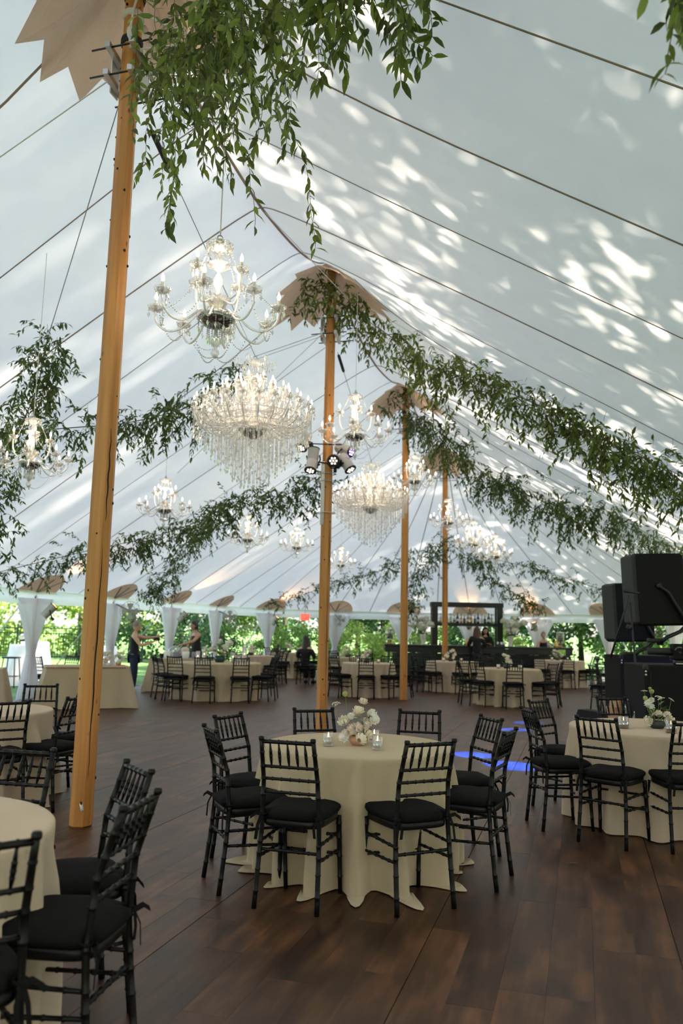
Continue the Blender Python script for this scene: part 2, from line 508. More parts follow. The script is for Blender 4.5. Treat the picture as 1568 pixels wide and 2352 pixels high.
KIDS = {}
def link(name, me, parent=None, loc=None, rot=None, kind=None):
    o = bpy.data.objects.new(name, me)
    COL.objects.link(o)
    if parent is not None:
        o.parent = parent; KIDS.setdefault(parent.name, []).append(o)
    if loc is not None: o.location = loc
    if rot is not None: o.rotation_euler = rot
    if kind: o['kind'] = kind
    return o
def obj(name, mb, m, parent=None, smooth=True, loc=None, rot=None, kind=None):
    return link(name, mb.mesh(name, m, smooth), parent, loc, rot, kind)
def tag(o, label, cat, group=None):
    o['label'] = label; o['category'] = cat
    if group: o['group'] = group
    return o
def thing(name, label, cat, loc=(0, 0, 0), rz=0., group=None):
    o = bpy.data.objects.new(name, None); COL.objects.link(o)
    o.location = loc; o.rotation_euler = (0, 0, rz); o.empty_display_size = .1
    return tag(o, label, cat, group)
def struct(name, mb=None, m=None, smooth=True):
    if mb is None:
        o = bpy.data.objects.new(name, None); COL.objects.link(o)
    else:
        o = obj(name, mb, m, None, smooth)
    o['kind'] = 'structure'
    return o
def dup(root, loc, rz, label=None, group=None, scale=None):
    def cp(o, par):
        c = o.copy(); COL.objects.link(c)
        if par is not None:
            c.parent = par; KIDS.setdefault(par.name, []).append(c)
        for ch in KIDS.get(o.name, []): cp(ch, c)
        return c
    c = cp(root, None)
    c.location = loc; c.rotation_euler = (0, 0, rz)
    if scale: c.scale = (scale,) * 3
    if label: c['label'] = label
    if group: c['group'] = group
    return c

def scatter(name, bv, bf, mats4, m, parent=None, smooth=False, kind=None):
    """one mesh of many copies of a small base shape; mats4: (n,4,4)"""
    bv = np.asarray(bv, float); bf = np.asarray(bf, int)
    n = len(mats4); nv = len(bv); k = bf.shape[1]
    mats4 = np.asarray(mats4, float)
    vv = np.einsum('nij,vj->nvi', mats4[:, :3, :3], bv) + mats4[:, None, :3, 3]
    ff = (bf[None] + (np.arange(n) * nv)[:, None, None]).reshape(-1)
    me = bpy.data.meshes.new(name)
    me.vertices.add(n * nv); me.vertices.foreach_set('co', vv.reshape(-1))
    nf = n * len(bf)
    me.loops.add(nf * k); me.loops.foreach_set('vertex_index', ff)
    me.polygons.add(nf)
    me.polygons.foreach_set('loop_start', np.arange(nf) * k)
    me.polygons.foreach_set('loop_total', np.full(nf, k))
    me.polygons.foreach_set('use_smooth', np.full(nf, bool(smooth)))
    me.materials.append(m)
    me.update(calc_edges=True); me.validate()
    return link(name, me, parent, kind=kind)

# ------------------------------------------------------------------ tent shape
W, ZR, ZE, SAG = 7.5, 6.72, 2.15, .10
U_LAST, U_FIRST, BAY = 18.498, -12.332, 6.166
POLE_U = [BAY * k for k in range(-2, 4)]
END_B = 6.4
def end_radius(th):
    return 1 / math.sqrt((math.sin(th) / W) ** 2 + (math.cos(th) / END_B) ** 2)
def canopy_z(u, v, off=0.):
    if u > U_LAST or u < U_FIRST:
        du = u - U_LAST if u > U_LAST else U_FIRST - u
        rho = math.hypot(du, v)
        s = rho / end_radius(math.atan2(v, du)) if rho > 1e-6 else 0.
        sv = s * W
    else:
        sv = abs(v)
    sv = math.sqrt(sv * sv + .12 * .12) - .12
    s = min(1.02, sv / W)
    z = ZR + (ZE - ZR) * s + SAG * 4 * s * (1 - s)
    r2 = min((u - p) ** 2 for p in POLE_U) + v * v
    z += .85 * math.exp(-math.sqrt(r2))
    return z + off
def CP(u, v, off=0.):
    return T(u, v, canopy_z(u, v, off))

# canopy: one piece of canvas per seam interval, all parts of the ceiling
ceiling = struct('ceiling')
SEAM = BAY / 4
SS = [0, .008, .02, .045, .08, .12, .17, .23, .3, .38, .47, .56, .65, .74, .83, .92, 1.0]
for k in range(20):
    for sd in (-1, 1):
        mb = MB()
        rows = []
        for i in range(7):
            u = U_FIRST + SEAM * (k + i / 6)
            rows.append([CP(u, sd * W * s) for s in SS])
        if sd > 0: rows = rows[::-1]
        mb.grid(rows); obj('canopy_panel', mb, M['canvas'], ceiling)
NSEC = 16
for end in (0, 1):
    for k in range(NSEC):
        mb = MB(); rows = []
        for i in range(5):
            th = -pi / 2 + pi * (k + i / 4) / NSEC
            r = end_radius(th)
            du, v = r * math.cos(th), r * math.sin(th)
            rows.append([CP(U_LAST + du * s if end == 0 else U_FIRST - du * s, v * s) for s in SS])
        mb.grid(rows); obj('canopy_panel', mb, M['canvas'], ceiling)
# seam webbing under the canvas
def seam(pts, w=.012):
    obj('seam_webbing', MB().tube(pts, w, 4, flat=.5), M['seam'], ceiling)
for k in range(0, 21):
    u = U_FIRST + SEAM * k
    for sd in (-1, 1):
        seam([CP(u, sd * W * s, -.015) for s in SS], .010 if k % 2 else .014)
for k in range(1, NSEC):
    th = -pi / 2 + pi * k / NSEC; r = end_radius(th)
    seam([CP(U_LAST + r * math.cos(th) * s, r * math.sin(th) * s, -.015) for s in SS], .013)
seam([CP(U_FIRST + .2 * i, 0, -.015) for i in range(155)], .02)
# tan reinforcing stars round the pole heads
for pu in POLE_U[1:]:
    mb = MB(); rows = []
    NP = 14
    for i in range(NP * 2 + 1):
        an = 2 * pi * (i + .35 * (i % 2)) / (NP * 2)
        f = 1 - i % 2                              # 1 at the notch, 0 at the point
        rm = 1.0 - .20 * f
        row = []
        for s in (.07, .2, .36, .52, .68, .84, 1.0):
            pl = -.035 - .055 * math.sin(pi * s) * (1 - f) - .02 * s
            row.append(CP(pu + rm * s * math.cos(an), rm * s * math.sin(an), pl))
        rows.append(row)
    mb.grid(rows)
    obj('peak_patch', mb, M['tan'], ceiling, smooth=False)

# side poles, their eave patches, valance, curtains, guy straps
def eave_pt(q):
    """q: ('s', side, u) or ('e', theta) -> u, v and outward direction (du, dv)"""
    if q[0] == 's': return q[2], q[1] * W, (0., float(q[1]))
    th = q[1]; r = end_radius(th)
    u, v = r * math.cos(th), r * math.sin(th)
    nx, ny = u / END_B ** 2, v / W ** 2
    L = math.hypot(nx, ny)
    return U_LAST + u, v, (nx / L, ny / L)
spots = [('s', -1, SEAM * 2 * k) for k in range(0, 7)]
spots += [('e', R(a)) for a in (-67.5, -45, -22.5, 0, 22.5, 45, 67.5)]
spots += [('s', 1, SEAM * 2 * k) for k in range(6, -1, -1)]
EAVE = [eave_pt(q) for q in spots]
for (u, v, (ou, ov)) in EAVE:
    # half-oval patch above the eave
    mb = MB(); rows = []
    tu, tv = -ov, ou
    for i in range(17):
        a = pi * i / 16
        row = []
        for s in (.02, .35, .7, 1.0):
            across = math.cos(a) * .66 * s; up = math.sin(a) * .56 * s
            row.append(CP(u + tu * across - ou * up, v + tv * across - ov * up, -.035 - .02 * (1 - s)))
        rows.append(row)
    mb.grid(rows); obj('eave_patch', mb, M['tan'], ceiling)
    mb = MB()
    for da in (-.5, 0, .5):
        mb.tube([CP(u - ou * .02, v - ov * .02, -.07), CP(u + tu * da * .75 - ou * .45, v + tv * da * .75 - ov * .45, -.07)], .02, 4, flat=.4)
    obj('eave_strap', mb, M['seam'], ceiling)
# valance: one length of sheer fabric between neighbouring side poles
trim = struct('trim_1')
ZV = canopy_z(0, W) + .01
def perim(n=8):
    out = []
    seq = [('s', -1, SEAM * 2 * k) for k in range(-2, 7)] + [('e', R(a)) for a in (-67.5, -45, -22.5, 0, 22.5, 45, 67.5)] + [('s', 1, SEAM * 2 * k) for k in range(6, -3, -1)]
    for a, b in zip(seq[:-1], seq[1:]):
        pts = []
        for i in range(n + 1):
            f = i / n
            if a[0] == 's' and b[0] == 's': q = ('s', a[1], a[2] + (b[2] - a[2]) * f)
            else:
                ta = a[1] if a[0] == 'e' else -pi / 2 * (-a[1]) if a[1] > 0 else -pi / 2
                if a[0] == 's': ta = pi / 2 * a[1]
                tb = b[1] if b[0] == 'e' else pi / 2 * b[1]
                q = ('e', ta + (tb - ta) * f)
            pts.append(eave_pt(q))
        out.append(pts)
    return out
for pts in perim(14):
    mb = MB(); rows = []
    for j, (dz, o_) in enumerate(((.0, .0), (-.05, .05), (-.11, .0), (-.2, -.01), (-.30, .02))):
        rows.append([T(u - ou * (.03 + o_ + .012 * math.sin(i * 2.1)), v - ov * (.03 + o_ + .012 * math.sin(i * 2.1)), ZV + dz + (.015 * math.sin(i * 1.3) if j == 1 else 0)) for i, (u, v, (ou, ov)) in enumerate(pts)])
    mb.grid(rows); obj('valance', mb, M['sheer'], trim)

GZ = -.10
def side_pole(u, v, ou, ov, label):
    t = thing('side_pole', label, 'pole', T(u + ou * .02, v + ov * .02, GZ), RIDGE_YAW, 'wooden side poles round the tent')
    obj('shaft', MB().lathe([(.036, 0), (.04, .05), (.036, 2.2), (.03, 2.24)], sides=10), M['pole'], t)
    obj('cap', MB().lathe([(.042, 2.14), (.042, 2.2), (.02, 2.23)], sides=10), M['blackmetal'], t)
    return t
def curtain(u, v, ou, ov, label, seed, wide=.80):
    base = T(u + ou * .0, v + ov * .0, 0)
    d = DU * ou + NV * ov
    yaw = math.atan2(d.y, d.x) - pi / 2       # local y points outward
    t = thing('curtain', label, 'curtain', base, yaw, 'white gathered curtains on the side poles')
    rn = random.Random(seed)
    zt, zb, zc = 2.06, GZ + .02, .86
    NA = 60; rows = []
    ph = rn.random() * 6
    tilt = rn.uniform(-.12, .12)
    for i in range(19):
        z = zt + (zb - zt) * i / 18
        if z > zc:
            f = (z - zc) / (zt - zc); hw = .085 + (wide * .62) * f ** 1.25; dp = .06 + .035 * f
        else:
            f = (zc - z) / (zc - zb); hw = .085 + .20 * f ** .8; dp = .06 + .07 * f
        row = []
        for k in range(NA + 1):
            a = 2 * pi * k / NA
            w_ = 1 + .16 * math.sin(11 * a + ph + z * .8) + .08 * math.sin(17 * a + ph * 2)
            row.append(Vector((hw * math.cos(a) * (1 + .06 * math.sin(11 * a + ph)) + tilt * (z - zc) * .35, dp * math.sin(a) * w_ + .03 * math.sin(9 * math.cos(a) * 2 + ph), z)))
        rows.append(row)
    obj('drape', MB().grid(rows), M['sheer'], t)
    obj('tie_band', MB().tube([(.098 * math.cos(a), .075 * math.sin(a), zc) for a in [2 * pi * k / 14 for k in range(14)]], .014, 6, closed=True), M['sheer'], t)
    return t
ORD = ['first', 'second', 'third', 'fourth', 'fifth', 'sixth', 'seventh', 'eighth', 'ninth', 'tenth', 'eleventh', 'twelfth', 'thirteenth']
ordw = ['first', 'second', 'third', 'fourth', 'fifth', 'sixth', 'seventh']
for i, (u, v, (ou, ov)) in enumerate(EAVE):
    if i < 7: where = 'on the left side, %s from the viewer' % ordw[i]
    elif i < 14: where = 'at the far end, %s from the left' % ordw[i - 7]
    else: where = 'on the right side, %s from the end' % ordw[i - 14]
    side_pole(u, v, ou, ov, 'wooden side pole behind the white curtain %s' % where)
    curtain(u, v, ou, ov, 'white sheer curtain tied at the waist %s' % where, i)
    a = T(u + ou * .26, v + ov * .26, ZE - .12); b = T(u + ou * 1.9, v + ov * 1.9, GZ)
    g = thing('guy_strap', 'pale guy strap slanting outside the curtain %s' % where, 'strap', (b.x, b.y, GZ), 0, 'guy straps outside the tent')
    off = Vector((b.x, b.y, GZ))
    obj('webbing', MB().tube([a - off, (0, 0, .12)], .028, 4, flat=.35), M['strap'], g)
    obj('stake', MB().tube([(0, 0, .2), (0, 0, -.05)], .014, 6), M['blackmetal'], g)

# ------------------------------------------------------------------ ground and floor
mb = MB()
n = 24
gx = [-700, -300, -150] + [-90 + 180 * i / n for i in range(n + 1)] + [150, 300, 700]
rows = [[Vector((x, y + 35, GZ - .01)) for x in gx] for y in gx]
lawn = struct('lawn', MB().grid(rows), M['lawn'])
FD = Vector((.2886, .9574, 0)); FN = Vector((.9574, -.2886, 0))
def in_floor(p):
    w = p - P1; u = w.dot(DU); v = w.dot(NV)
    if v < -7.12 or v > 7.3 or u < -9: return False
    if u <= U_LAST: return True
    return ((u - U_LAST) / (END_B - .35)) ** 2 + (v / 7.2) ** 2 <= 1
mb = MB()
outl = [T(-9, -7.15), T(U_LAST, -7.15)]
for k in range(1, 24):
    th = -pi / 2 + pi * k / 24
    outl.append(T(U_LAST + (END_B - .3) * math.cos(th), 7.2 * math.sin(th)))
outl += [T(U_LAST, 7.3), T(-9, 7.3)]
vs = [Vector((p.x, p.y, z)) for z in (GZ, -.008) for p in outl]
no = len(outl)
mb.add(vs, [tuple(range(no, 2 * no))] + [(i, (i + 1) % no, no + (i + 1) % no, no + i) for i in range(no)])
floor = struct('floor', mb, M['gap'], smooth=False)
# planks laid in square-edged dance-floor sheets
PW, PL, SHEET = 1.19 / 6, 1.22, 1.19
near_planks, far_planks = [], []
rp = random.Random(3)
def in_view(p):
    q = p - CAMP; z = q.dot(_fw)
    if z < .3: return False
    x = 784 + 1829 * q.dot(_cr) / z; y = 1176 - 1829 * q.dot(_cu) / z
    return -60 < x < 1628 and y < 2500
for col in range(-14, 16):
    n0 = -.775 + SHEET * col
    stag = 3.13 + (0 if col % 2 else 1.22) + rp.uniform(-.02, .02)
    for k in range(6):
        nn = n0 + PW * (k + .5)
        st = rp.choice((0, .2, .33, .5, .66, .8)) * PL
        for r_ in range(-8, 34):
            a0 = stag - 4.88 + PL * r_ + st
            c = FN * nn + FD * (a0 + PL / 2)
            if not in_floor(c): continue
            if c.length > 33: continue
            (near_planks if in_view(c) else far_planks).append((c.length, c, k))
near_planks.sort(key=lambda q: q[0])
far_planks += near_planks[300:]; near_planks = near_planks[:300]
PY = math.atan2(FD.y, FD.x)
def plank_mesh(tr):
    mb = MB(); mb.bbox((0, 0, -.006), (PL - .0006, PW - .0006, .012), .0004); return mb.mesh('plank', M['planks'], False)
PM = plank_mesh(0)
for dist, c, k in near_planks:
    e = .0035 if k == 0 else -.0035 if k == 5 else 0
    link('plank', PM, floor, (c.x + FN.x * e * .6, c.y + FN.y * e * .6, rp.uniform(-.0006, .0004)), (0, 0, PY + rp.uniform(-.0004, .0004)))
bv = [(x * (PL - .0008) / 2, y * (PW - .0008) / 2, z) for z in (-.011, 0) for x in (-1, 1) for y in (-1, 1)]
bf = [(4, 6, 7, 5), (0, 4, 5, 1), (2, 3, 7, 6), (0, 2, 6, 4), (1, 5, 7, 3)]
ms = []
for dist, c, k in far_planks:
    m4 = Matrix.Translation((c.x, c.y, 0)) @ Matrix.Rotation(PY, 4, 'Z'); ms.append(np.array(m4))
scatter('plank_field', bv, bf, ms, M['plankfield'], floor, kind='stuff')

# ------------------------------------------------------------------ centre poles
def centre_pole(u, label, first=False):
    t = thing('centre_pole', label, 'tent pole', T(u, 0, 0), RIDGE_YAW, 'orange wooden centre poles')
    zt = ZR + .85 - .02
    mb = MB(); mb.lathe([(.076, 0), (.088, .012), (.088, 3.0), (.083, 5.0), (.078, zt)], sides=8, mt=Matrix.Rotation(R(22.5 + 20), 3, 'Z'))
    obj('shaft', mb, M['pole'], t, smooth=False)
    # long drying cracks
    a0 = -2.97
    mb = MB()
    for z0, z1, da in ((.35, 2.2, .0), (2.35, 3.1, .12)):
        pts = []; k = 14
        for i in range(k + 1):
            z = z0 + (z1 - z0) * i / k
            a = a0 + .75 + da + .05 * math.sin(i * 1.7)
            pts.append((.0822 * math.cos(a), .0822 * math.sin(a), z))
        mb.tube(pts, [.0055 * math.sin(pi * (i + .3) / (k + .6)) + .0012 for i in range(k + 1)], 5)
    obj('drying_crack', mb, M['gap'], t)
    mb = MB()
    rk = random.Random(int(u * 10) + 5)
    for i in range(60):
        a = rk.uniform(0, 2 * pi); z = rk.uniform(.1, zt - .6)
        mb.ball((.083 * math.cos(a), .083 * math.sin(a), z), rk.uniform(.004, .012), 6, 4, (1, 1, 1.3))
    obj('wood_knots', mb, M['gap'], t, kind='stuff')
    zb = 6.18                                     # bracket of square tubes and threaded rods
    for dz in (0, .26):
        for s in (-1, 1):
            obj('bracket_bar', MB().box((0, s * .115, zb + dz), (.50, .045, .05), rot=(0, .0, R(8))), M['alu'], t, smooth=False)
    for dz in (.0, .26):
        for x in (-.2, .2):
            obj('threaded_rod', MB().tube([(x, -.32, zb + dz), (x, .26, zb + dz)], .0085, 6), M['blackmetal'], t)
    for s in (-1, 1):
        obj('bracket_plate', MB().box((.0, s * .15, zb + .13), (.12, .012, .36)), M['whitemetal'], t, smooth=False)
    for z, h, mm in ((zb + .40, .06, 'band'), (zb + .66, .05, 'rope'), (zb + .85, .05, 'band')):
        obj('strap_band', MB().lathe([(.093, z), (.096, z + .008), (.096, z + h), (.092, z + h + .008)], sides=12), M[mm], t)
    obj('pulley', MB().lathe([(.035, -.015), (.045, -.01), (.045, .01), (.035, .015)], (.09, -.07, zb + .62), 10, Matrix.Rotation(pi / 2, 3, 'X')), M['alu'], t)
    mb = MB(); mb.tube([(-.10, -.05, zb + .3), (-.115, -.05, zb + .5), (-.10, -.06, zb + .68), (-.06, -.09, zb + .95), (-.02, -.1, zb + 1.2)], .011, 6)
    mb.ball((-.11, -.05, zb + .45), .035, 8, 6, (1, 1, 1.8))
    obj('tied_rope', mb, M['rope'], t)
    return t
centre_pole(0, 'orange wooden tent pole nearest the viewer, standing beside the left tables')
obj('tape_mark', MB().box((-.0705, -.0445, .15), (.006, .022, .06), rot=(.25, 0, R(-147.5))), M['whitemetal'], bpy.data.objects['centre_pole'])
centre_pole(BAY, 'orange wooden tent pole behind the centre table, carrying stage lamps')
centre_pole(2 * BAY, 'orange wooden tent pole third from the viewer, between far tables')
centre_pole(3 * BAY, 'orange wooden tent pole farthest away, standing in front of the bar')

# ------------------------------------------------------------------ chairs
def bamboo(mb, p0, p1, r0, r1, rings, sides=8, bump=.0028, e=.006, mid=None):
    p0, p1 = Vector(p0), Vector(p1); L = (p1 - p0).length
    ts = {0.: 0, 1.: 0}
    for t_ in rings:
        for d_, b_ in ((-e / L, 0), (-.3 * e / L, 1), (.3 * e / L, 1), (e / L, 0)):
            ts[t_ + d_] = b_
    keys = sorted(k for k in ts if -1e-6 <= k <= 1 + 1e-6)
    pts = []; rad = []
    for k in keys:
        p = p0.lerp(p1, k)
        if mid is not None:                     # quadratic bend through an offset
            p = p + Vector(mid) * (4 * k * (1 - k))
        pts.append(p); r = r0 + (r1 - r0) * k
        rad.append(r + (bump if ts[k] else 0))
    mb.tube(pts, rad, sides)
def polyline_bamboo(mb, pts, r, rings_z, sides=8):
    """post through several points with raised rings at given heights"""
    pts = [Vector(p) for p in pts]
    zs = {}
    for z in rings_z:
        for d_, b_ in ((-.006, 0), (-.002, 1), (.002, 1), (.006, 0)): zs[z + d_] = b_
    z0, z1 = pts[0].z, pts[-1].z
    for i in range(15): zs.setdefault(z0 + (z1 - z0) * i / 14, 0)
    out = []; rad = []
    for z in sorted(zs):
        if z < z0 - 1e-6 or z > z1 + 1e-6: continue
        for a, b in zip(pts[:-1], pts[1:]):
            if a.z - 1e-6 <= z <= b.z + 1e-6:
                p = a.lerp(b, (z - a.z) / (b.z - a.z)); break
        out.append(p); rad.append(r * (1 - .12 * (z / .92)) + (.0028 if zs[z] else 0))
    mb.tube(out, rad, sides)
def ribbon(mb, pts, w, side):
    pts = [Vector(p) for p in pts]; sd = Vector(side).normalized() * w / 2
    rows = []
    for off in (0, .002):
        for p in pts: pass
    a = [[p - sd, p + sd] for p in pts]
    b = [[p - sd + Vector((.002, .002, 0)), p + sd + Vector((.002, .002, 0))] for p in pts]
    mb.grid(a); mb.grid([r[::-1] for r in b])

def build_chair():
    t = thing('chiavari_chair', 'black chair', 'chair')
    C_, K = M['chair'], M['cushion']
    # local: origin on the floor half-way between the rear feet, front is +y
    post_z = [.09, .20, .285, .345, .47, .60, .687, .757, .835]
    def post(s): return [(s * .182, .0, 0), (s * .174, .035, .30), (s * .168, .047, .46), (s * .160, .03, .68), (s * .153, -.045, .913)]
    for s in (-1, 1):
        mb = MB(); polyline_bamboo(mb, post(s), .0148, post_z)
        mb.lathe([(.0135, -.012), (.0168, -.006), (.0168, .006), (.012, .011)], (s * .153, -.046, .915), 8)
        obj('back_post', mb, C_, t)
    def post_at(s, z):
        pp = [Vector(q) for q in post(s)]
        for a, b in zip(pp[:-1], pp[1:]):
            if a.z <= z <= b.z: return a.lerp(b, (z - a.z) / (b.z - a.z))
        return pp[-1]
    fx, fy = .185, .392
    def fleg(s): return (Vector((s * (fx + .006), fy + .012, 0)), Vector((s * fx * .97, fy - .01, .44)))
    for s in (-1, 1):
        mb = MB(); a, b = fleg(s); bamboo(mb, a, b, .0125, .0165, [.22, .48, .72, .9]); obj('leg', mb, C_, t)
    def rail(z, name, rings, r=.0095):
        mb = MB(); bamboo(mb, post_at(-1, z), post_at(1, z), r, r, rings); obj(name, mb, C_, t)
    R5 = [(i + 1) / 6 for i in range(5)]
    rail(.897, 'top_rail', R5, .0115)
    for z in (.757, .687, .615): rail(z, 'back_rail', R5, .009)
    for f in R5:
        a = post_at(-1, .890).lerp(post_at(1, .890), f); b = post_at(-1, .762).lerp(post_at(1, .762), f)
        mb = MB()
        pts = [a.lerp(b, k) for k in (0, .25, .36, .38, .40, .55, .57, .59, .72, .74, .76, 1)]
        mb.tube(pts, [.0045, .0068, .0088, .0108, .0088, .0092, .0112, .0092, .0082, .0102, .0082, .0045], 6)
        obj('spindle', mb, C_, t)
    def fp(s, z):
        a, b = fleg(s); return a.lerp(b, z / .44)
    for z in (.33, .225):
        mb = MB(); bamboo(mb, fp(-1, z), fp(1, z), .0085, .0085, [.2, .4, .6, .8]); obj('stretcher', mb, C_, t)
    for s in (-1, 1):
        for zr, zf in ((.345, .35), (.265, .25)):
            mb = MB(); bamboo(mb, post_at(s, zr), fp(s, zf), .0085, .0085, [.2, .4, .6, .8]); obj('stretcher', mb, C_, t)
    mb = MB(); bamboo(mb, post_at(-1, .305), post_at(1, .305), .009, .009, R5); obj('stretcher', mb, C_, t)
    # seat frame
    def outline(k, grow, n=40, p=4.5):
        pts = []
        for i in range(n):
            a = 2 * pi * i / n
            ca, sa = math.cos(a), math.sin(a)
            x = math.copysign(abs(ca) ** (2 / p), ca); y = math.copysign(abs(sa) ** (2 / p), sa)
            hw = .192 - .012 * (1 - y) / 2 * 1.2 + grow
            pts.append(Vector((x * hw, .222 + y * (.198 + grow), k)))
        return pts
    mb = MB()
    rings = [outline(.43, -.006), outline(.436, 0), outline(.466, 0), outline(.47, -.006), outline(.47, -.15)]
    rings = [outline(.43, -.15)] + rings
    vs = [q for r_ in rings for q in r_]; n = 40
    fs = [(i * n + j, i * n + (j + 1) % n, (i + 1) * n + (j + 1) % n, (i + 1) * n + j) for i in range(len(rings) - 1) for j in range(n)]
    mb.add(vs, fs); obj('seat_frame', mb, C_, t)
    # cushion: lifted clear of the posts at the back
    mb = MB(); rings = []
    for z, g in ((.470, -.012), (.474, .006), (.492, .016), (.508, .012), (.518, -.004), (.524, -.04), (.528, -.09), (.529, -.14), (.529, -.168)):
        rr = outline(z, g)
        for q in rr:
            if q.y < .09 and abs(q.x) > .12: q.y = max(q.y, .062)
            q.z += .004 * math.sin(q.x * 23 + q.y * 17) * (1 if .5 < z < .527 else 0)
        rings.append(rr)
    vs = [q for r_ in rings for q in r_]
    fs = [(i * n + j, i * n + (j + 1) % n, (i + 1) * n + (j + 1) % n, (i + 1) * n + j) for i in range(len(rings) - 1) for j in range(n)]
    fs.append(tuple((len(rings) - 1) * n + j for j in range(n)))
    mb.add(vs, fs); cu = obj('cushion', mb, K, t)
    for s in (-1, 1):
        mb = MB()
        p = post_at(s, .49)
        x0, y0, z0 = p.x, p.y, .49
        mb.tube([(x0 + .021 * math.cos(a), y0 + .021 * math.sin(a), z0) for a in [2 * pi * k / 10 for k in range(10)]], .006, 5, closed=True)
        ribbon(mb, [(x0 - s * .01, y0 - .02, z0), (x0 + s * .02, y0 - .045, z0 + .012), (x0 + s * .05, y0 - .06, z0 - .01)], .02, (0, .3, 1))
        ribbon(mb, [(x0, y0 - .02, z0), (x0 + s * .012, y0 - .04, z0 - .05), (x0 + s * .022, y0 - .042, z0 - .13)], .016, (1, .2, 0))
        ribbon(mb, [(x0, y0 - .02, z0), (x0 - s * .018, y0 - .035, z0 - .05), (x0 - s * .014, y0 - .03, z0 - .10)], .016, (1, -.3, 0))
        obj('tie', mb, K, cu)
    return t
CHAIR0 = build_chair()
CHAIR_USED = [False]
TABLE = [None]
def chair(x, y, yaw_deg, label, group, z=0.):
    rz = R(yaw_deg)
    if TABLE[0]:                              # keep the front legs clear of the hanging cloth
        tx, ty, tr = TABLE[0]
        fx_, fy_ = -math.sin(rz), math.cos(rz)
        for _ in range(40):
            if math.hypot(x + fx_ * .42 - tx, y + fy_ * .42 - ty) > tr - .01: break
            x -= fx_ * .01; y -= fy_ * .01
    if not CHAIR_USED[0]:
        CHAIR_USED[0] = True
        CHAIR0.location = (x, y, z); CHAIR0.rotation_euler = (0, 0, rz); CHAIR0['label'] = label; CHAIR0['group'] = group
        return CHAIR0
    return dup(CHAIR0, (x, y, z), rz, label, group)

# ------------------------------------------------------------------ tables and cloths
def round_table(x, y, r, tname):
    t = thing('round_table', 'round folding table under the %s' % tname, 'table', (x, y, 0), RN.random(), 'round tables under cloths')
    obj('tabletop', MB().lathe([(.01, .725), (r - .03, .725), (r - .02, .735), (r - .02, .752), (r - .03, .757), (.01, .757)], sides=36), M['tablewood'], t)
    for k in range(4):
        a = pi / 4 + k * pi / 2; q = r * .62
        obj('leg', MB().tube([(q * math.cos(a), q * math.sin(a), .01), (q * math.cos(a), q * math.sin(a), .724)], .015, 8), M['whitemetal'], t)
    return t
def round_cloth(x, y, r, label, m, seed, flare=.11, nfold=15, puddle=.10, z=0., group='round tablecloths', flutes=None):
    rn = random.Random(seed)
    NA = 216
    if flutes is None:
        flutes = []; a = rn.random()
        while a < 2 * pi + .0:
            flutes.append((a, rn.uniform(.05, .15 if puddle else .095), rn.uniform(.0, .25), rn.uniform(.035, .055))); a += rn.uniform(.30, .58)
    top = .765
    def hang(a, dz):
        f = dz / .76
        rad = r + .004 + flare * f + .006 * math.sin(7 * a + seed) * f
        for fa, fh, f0, fw_ in flutes:
            d_ = (a - fa + pi) % (2 * pi) - pi
            w_ = fw_ * .9 + .075 * f
            if abs(d_) > 4 * w_: continue
            g = max(0., (f - f0) / (1 - f0))
            drift = .10 * math.sin(fa * 9 + seed) * f
            q = (d_ - drift) / w_
            rad += fh * 1.15 * g ** .55 * (math.exp(-q * q) - .22 * math.exp(-((abs(q) - 2.0) ** 2)))
        return rad
    mb = MB(); rows = []
    A = [2 * pi * i / NA for i in range(NA + 1)]
    for rr in (.02, .25, .5, .75, .9, .97):
        rows.append([Vector((r * rr * math.cos(a), r * rr * math.sin(a), top + .0012 * math.sin(rr * 9 + 4 * a))) for a in A])
    for rr, dz in ((.993, .002), (1.004, .010)):
        rows.append([Vector((r * rr * math.cos(a), r * rr * math.sin(a), top - dz)) for a in A])
    for dz in (.03, .06, .10, .15, .21, .28, .36, .44, .52, .60, .67, .72, .745, .757):
        row = []
        for a in A:
            rad = hang(a, dz)
            row.append(Vector((rad * math.cos(a), rad * math.sin(a), top - dz)))
        rows.append(row)
    if puddle:
        last = rows[-1]
        for g, dz in ((.35, .004), (.7, .014), (1.0, .0)):
            row = []
            for a, q in zip(A, last):
                rr = hang(a, .757) - r
                e = puddle * max(0., min(1., (rr - .02) / .10)) * g * (.7 + .3 * math.sin(3 * a + seed))
                d_ = Vector((q.x, q.y, 0)).normalized()
                row.append(Vector((q.x + d_.x * e, q.y + d_.y * e, .006 + dz * min(1, e / .03) * (1 + .8 * math.sin(17 * a)))))
            rows.append(row)
    mb.grid(rows)
    o = obj('tablecloth', mb, m, loc=(x, y, z))
    return tag(o, label, 'tablecloth', group)
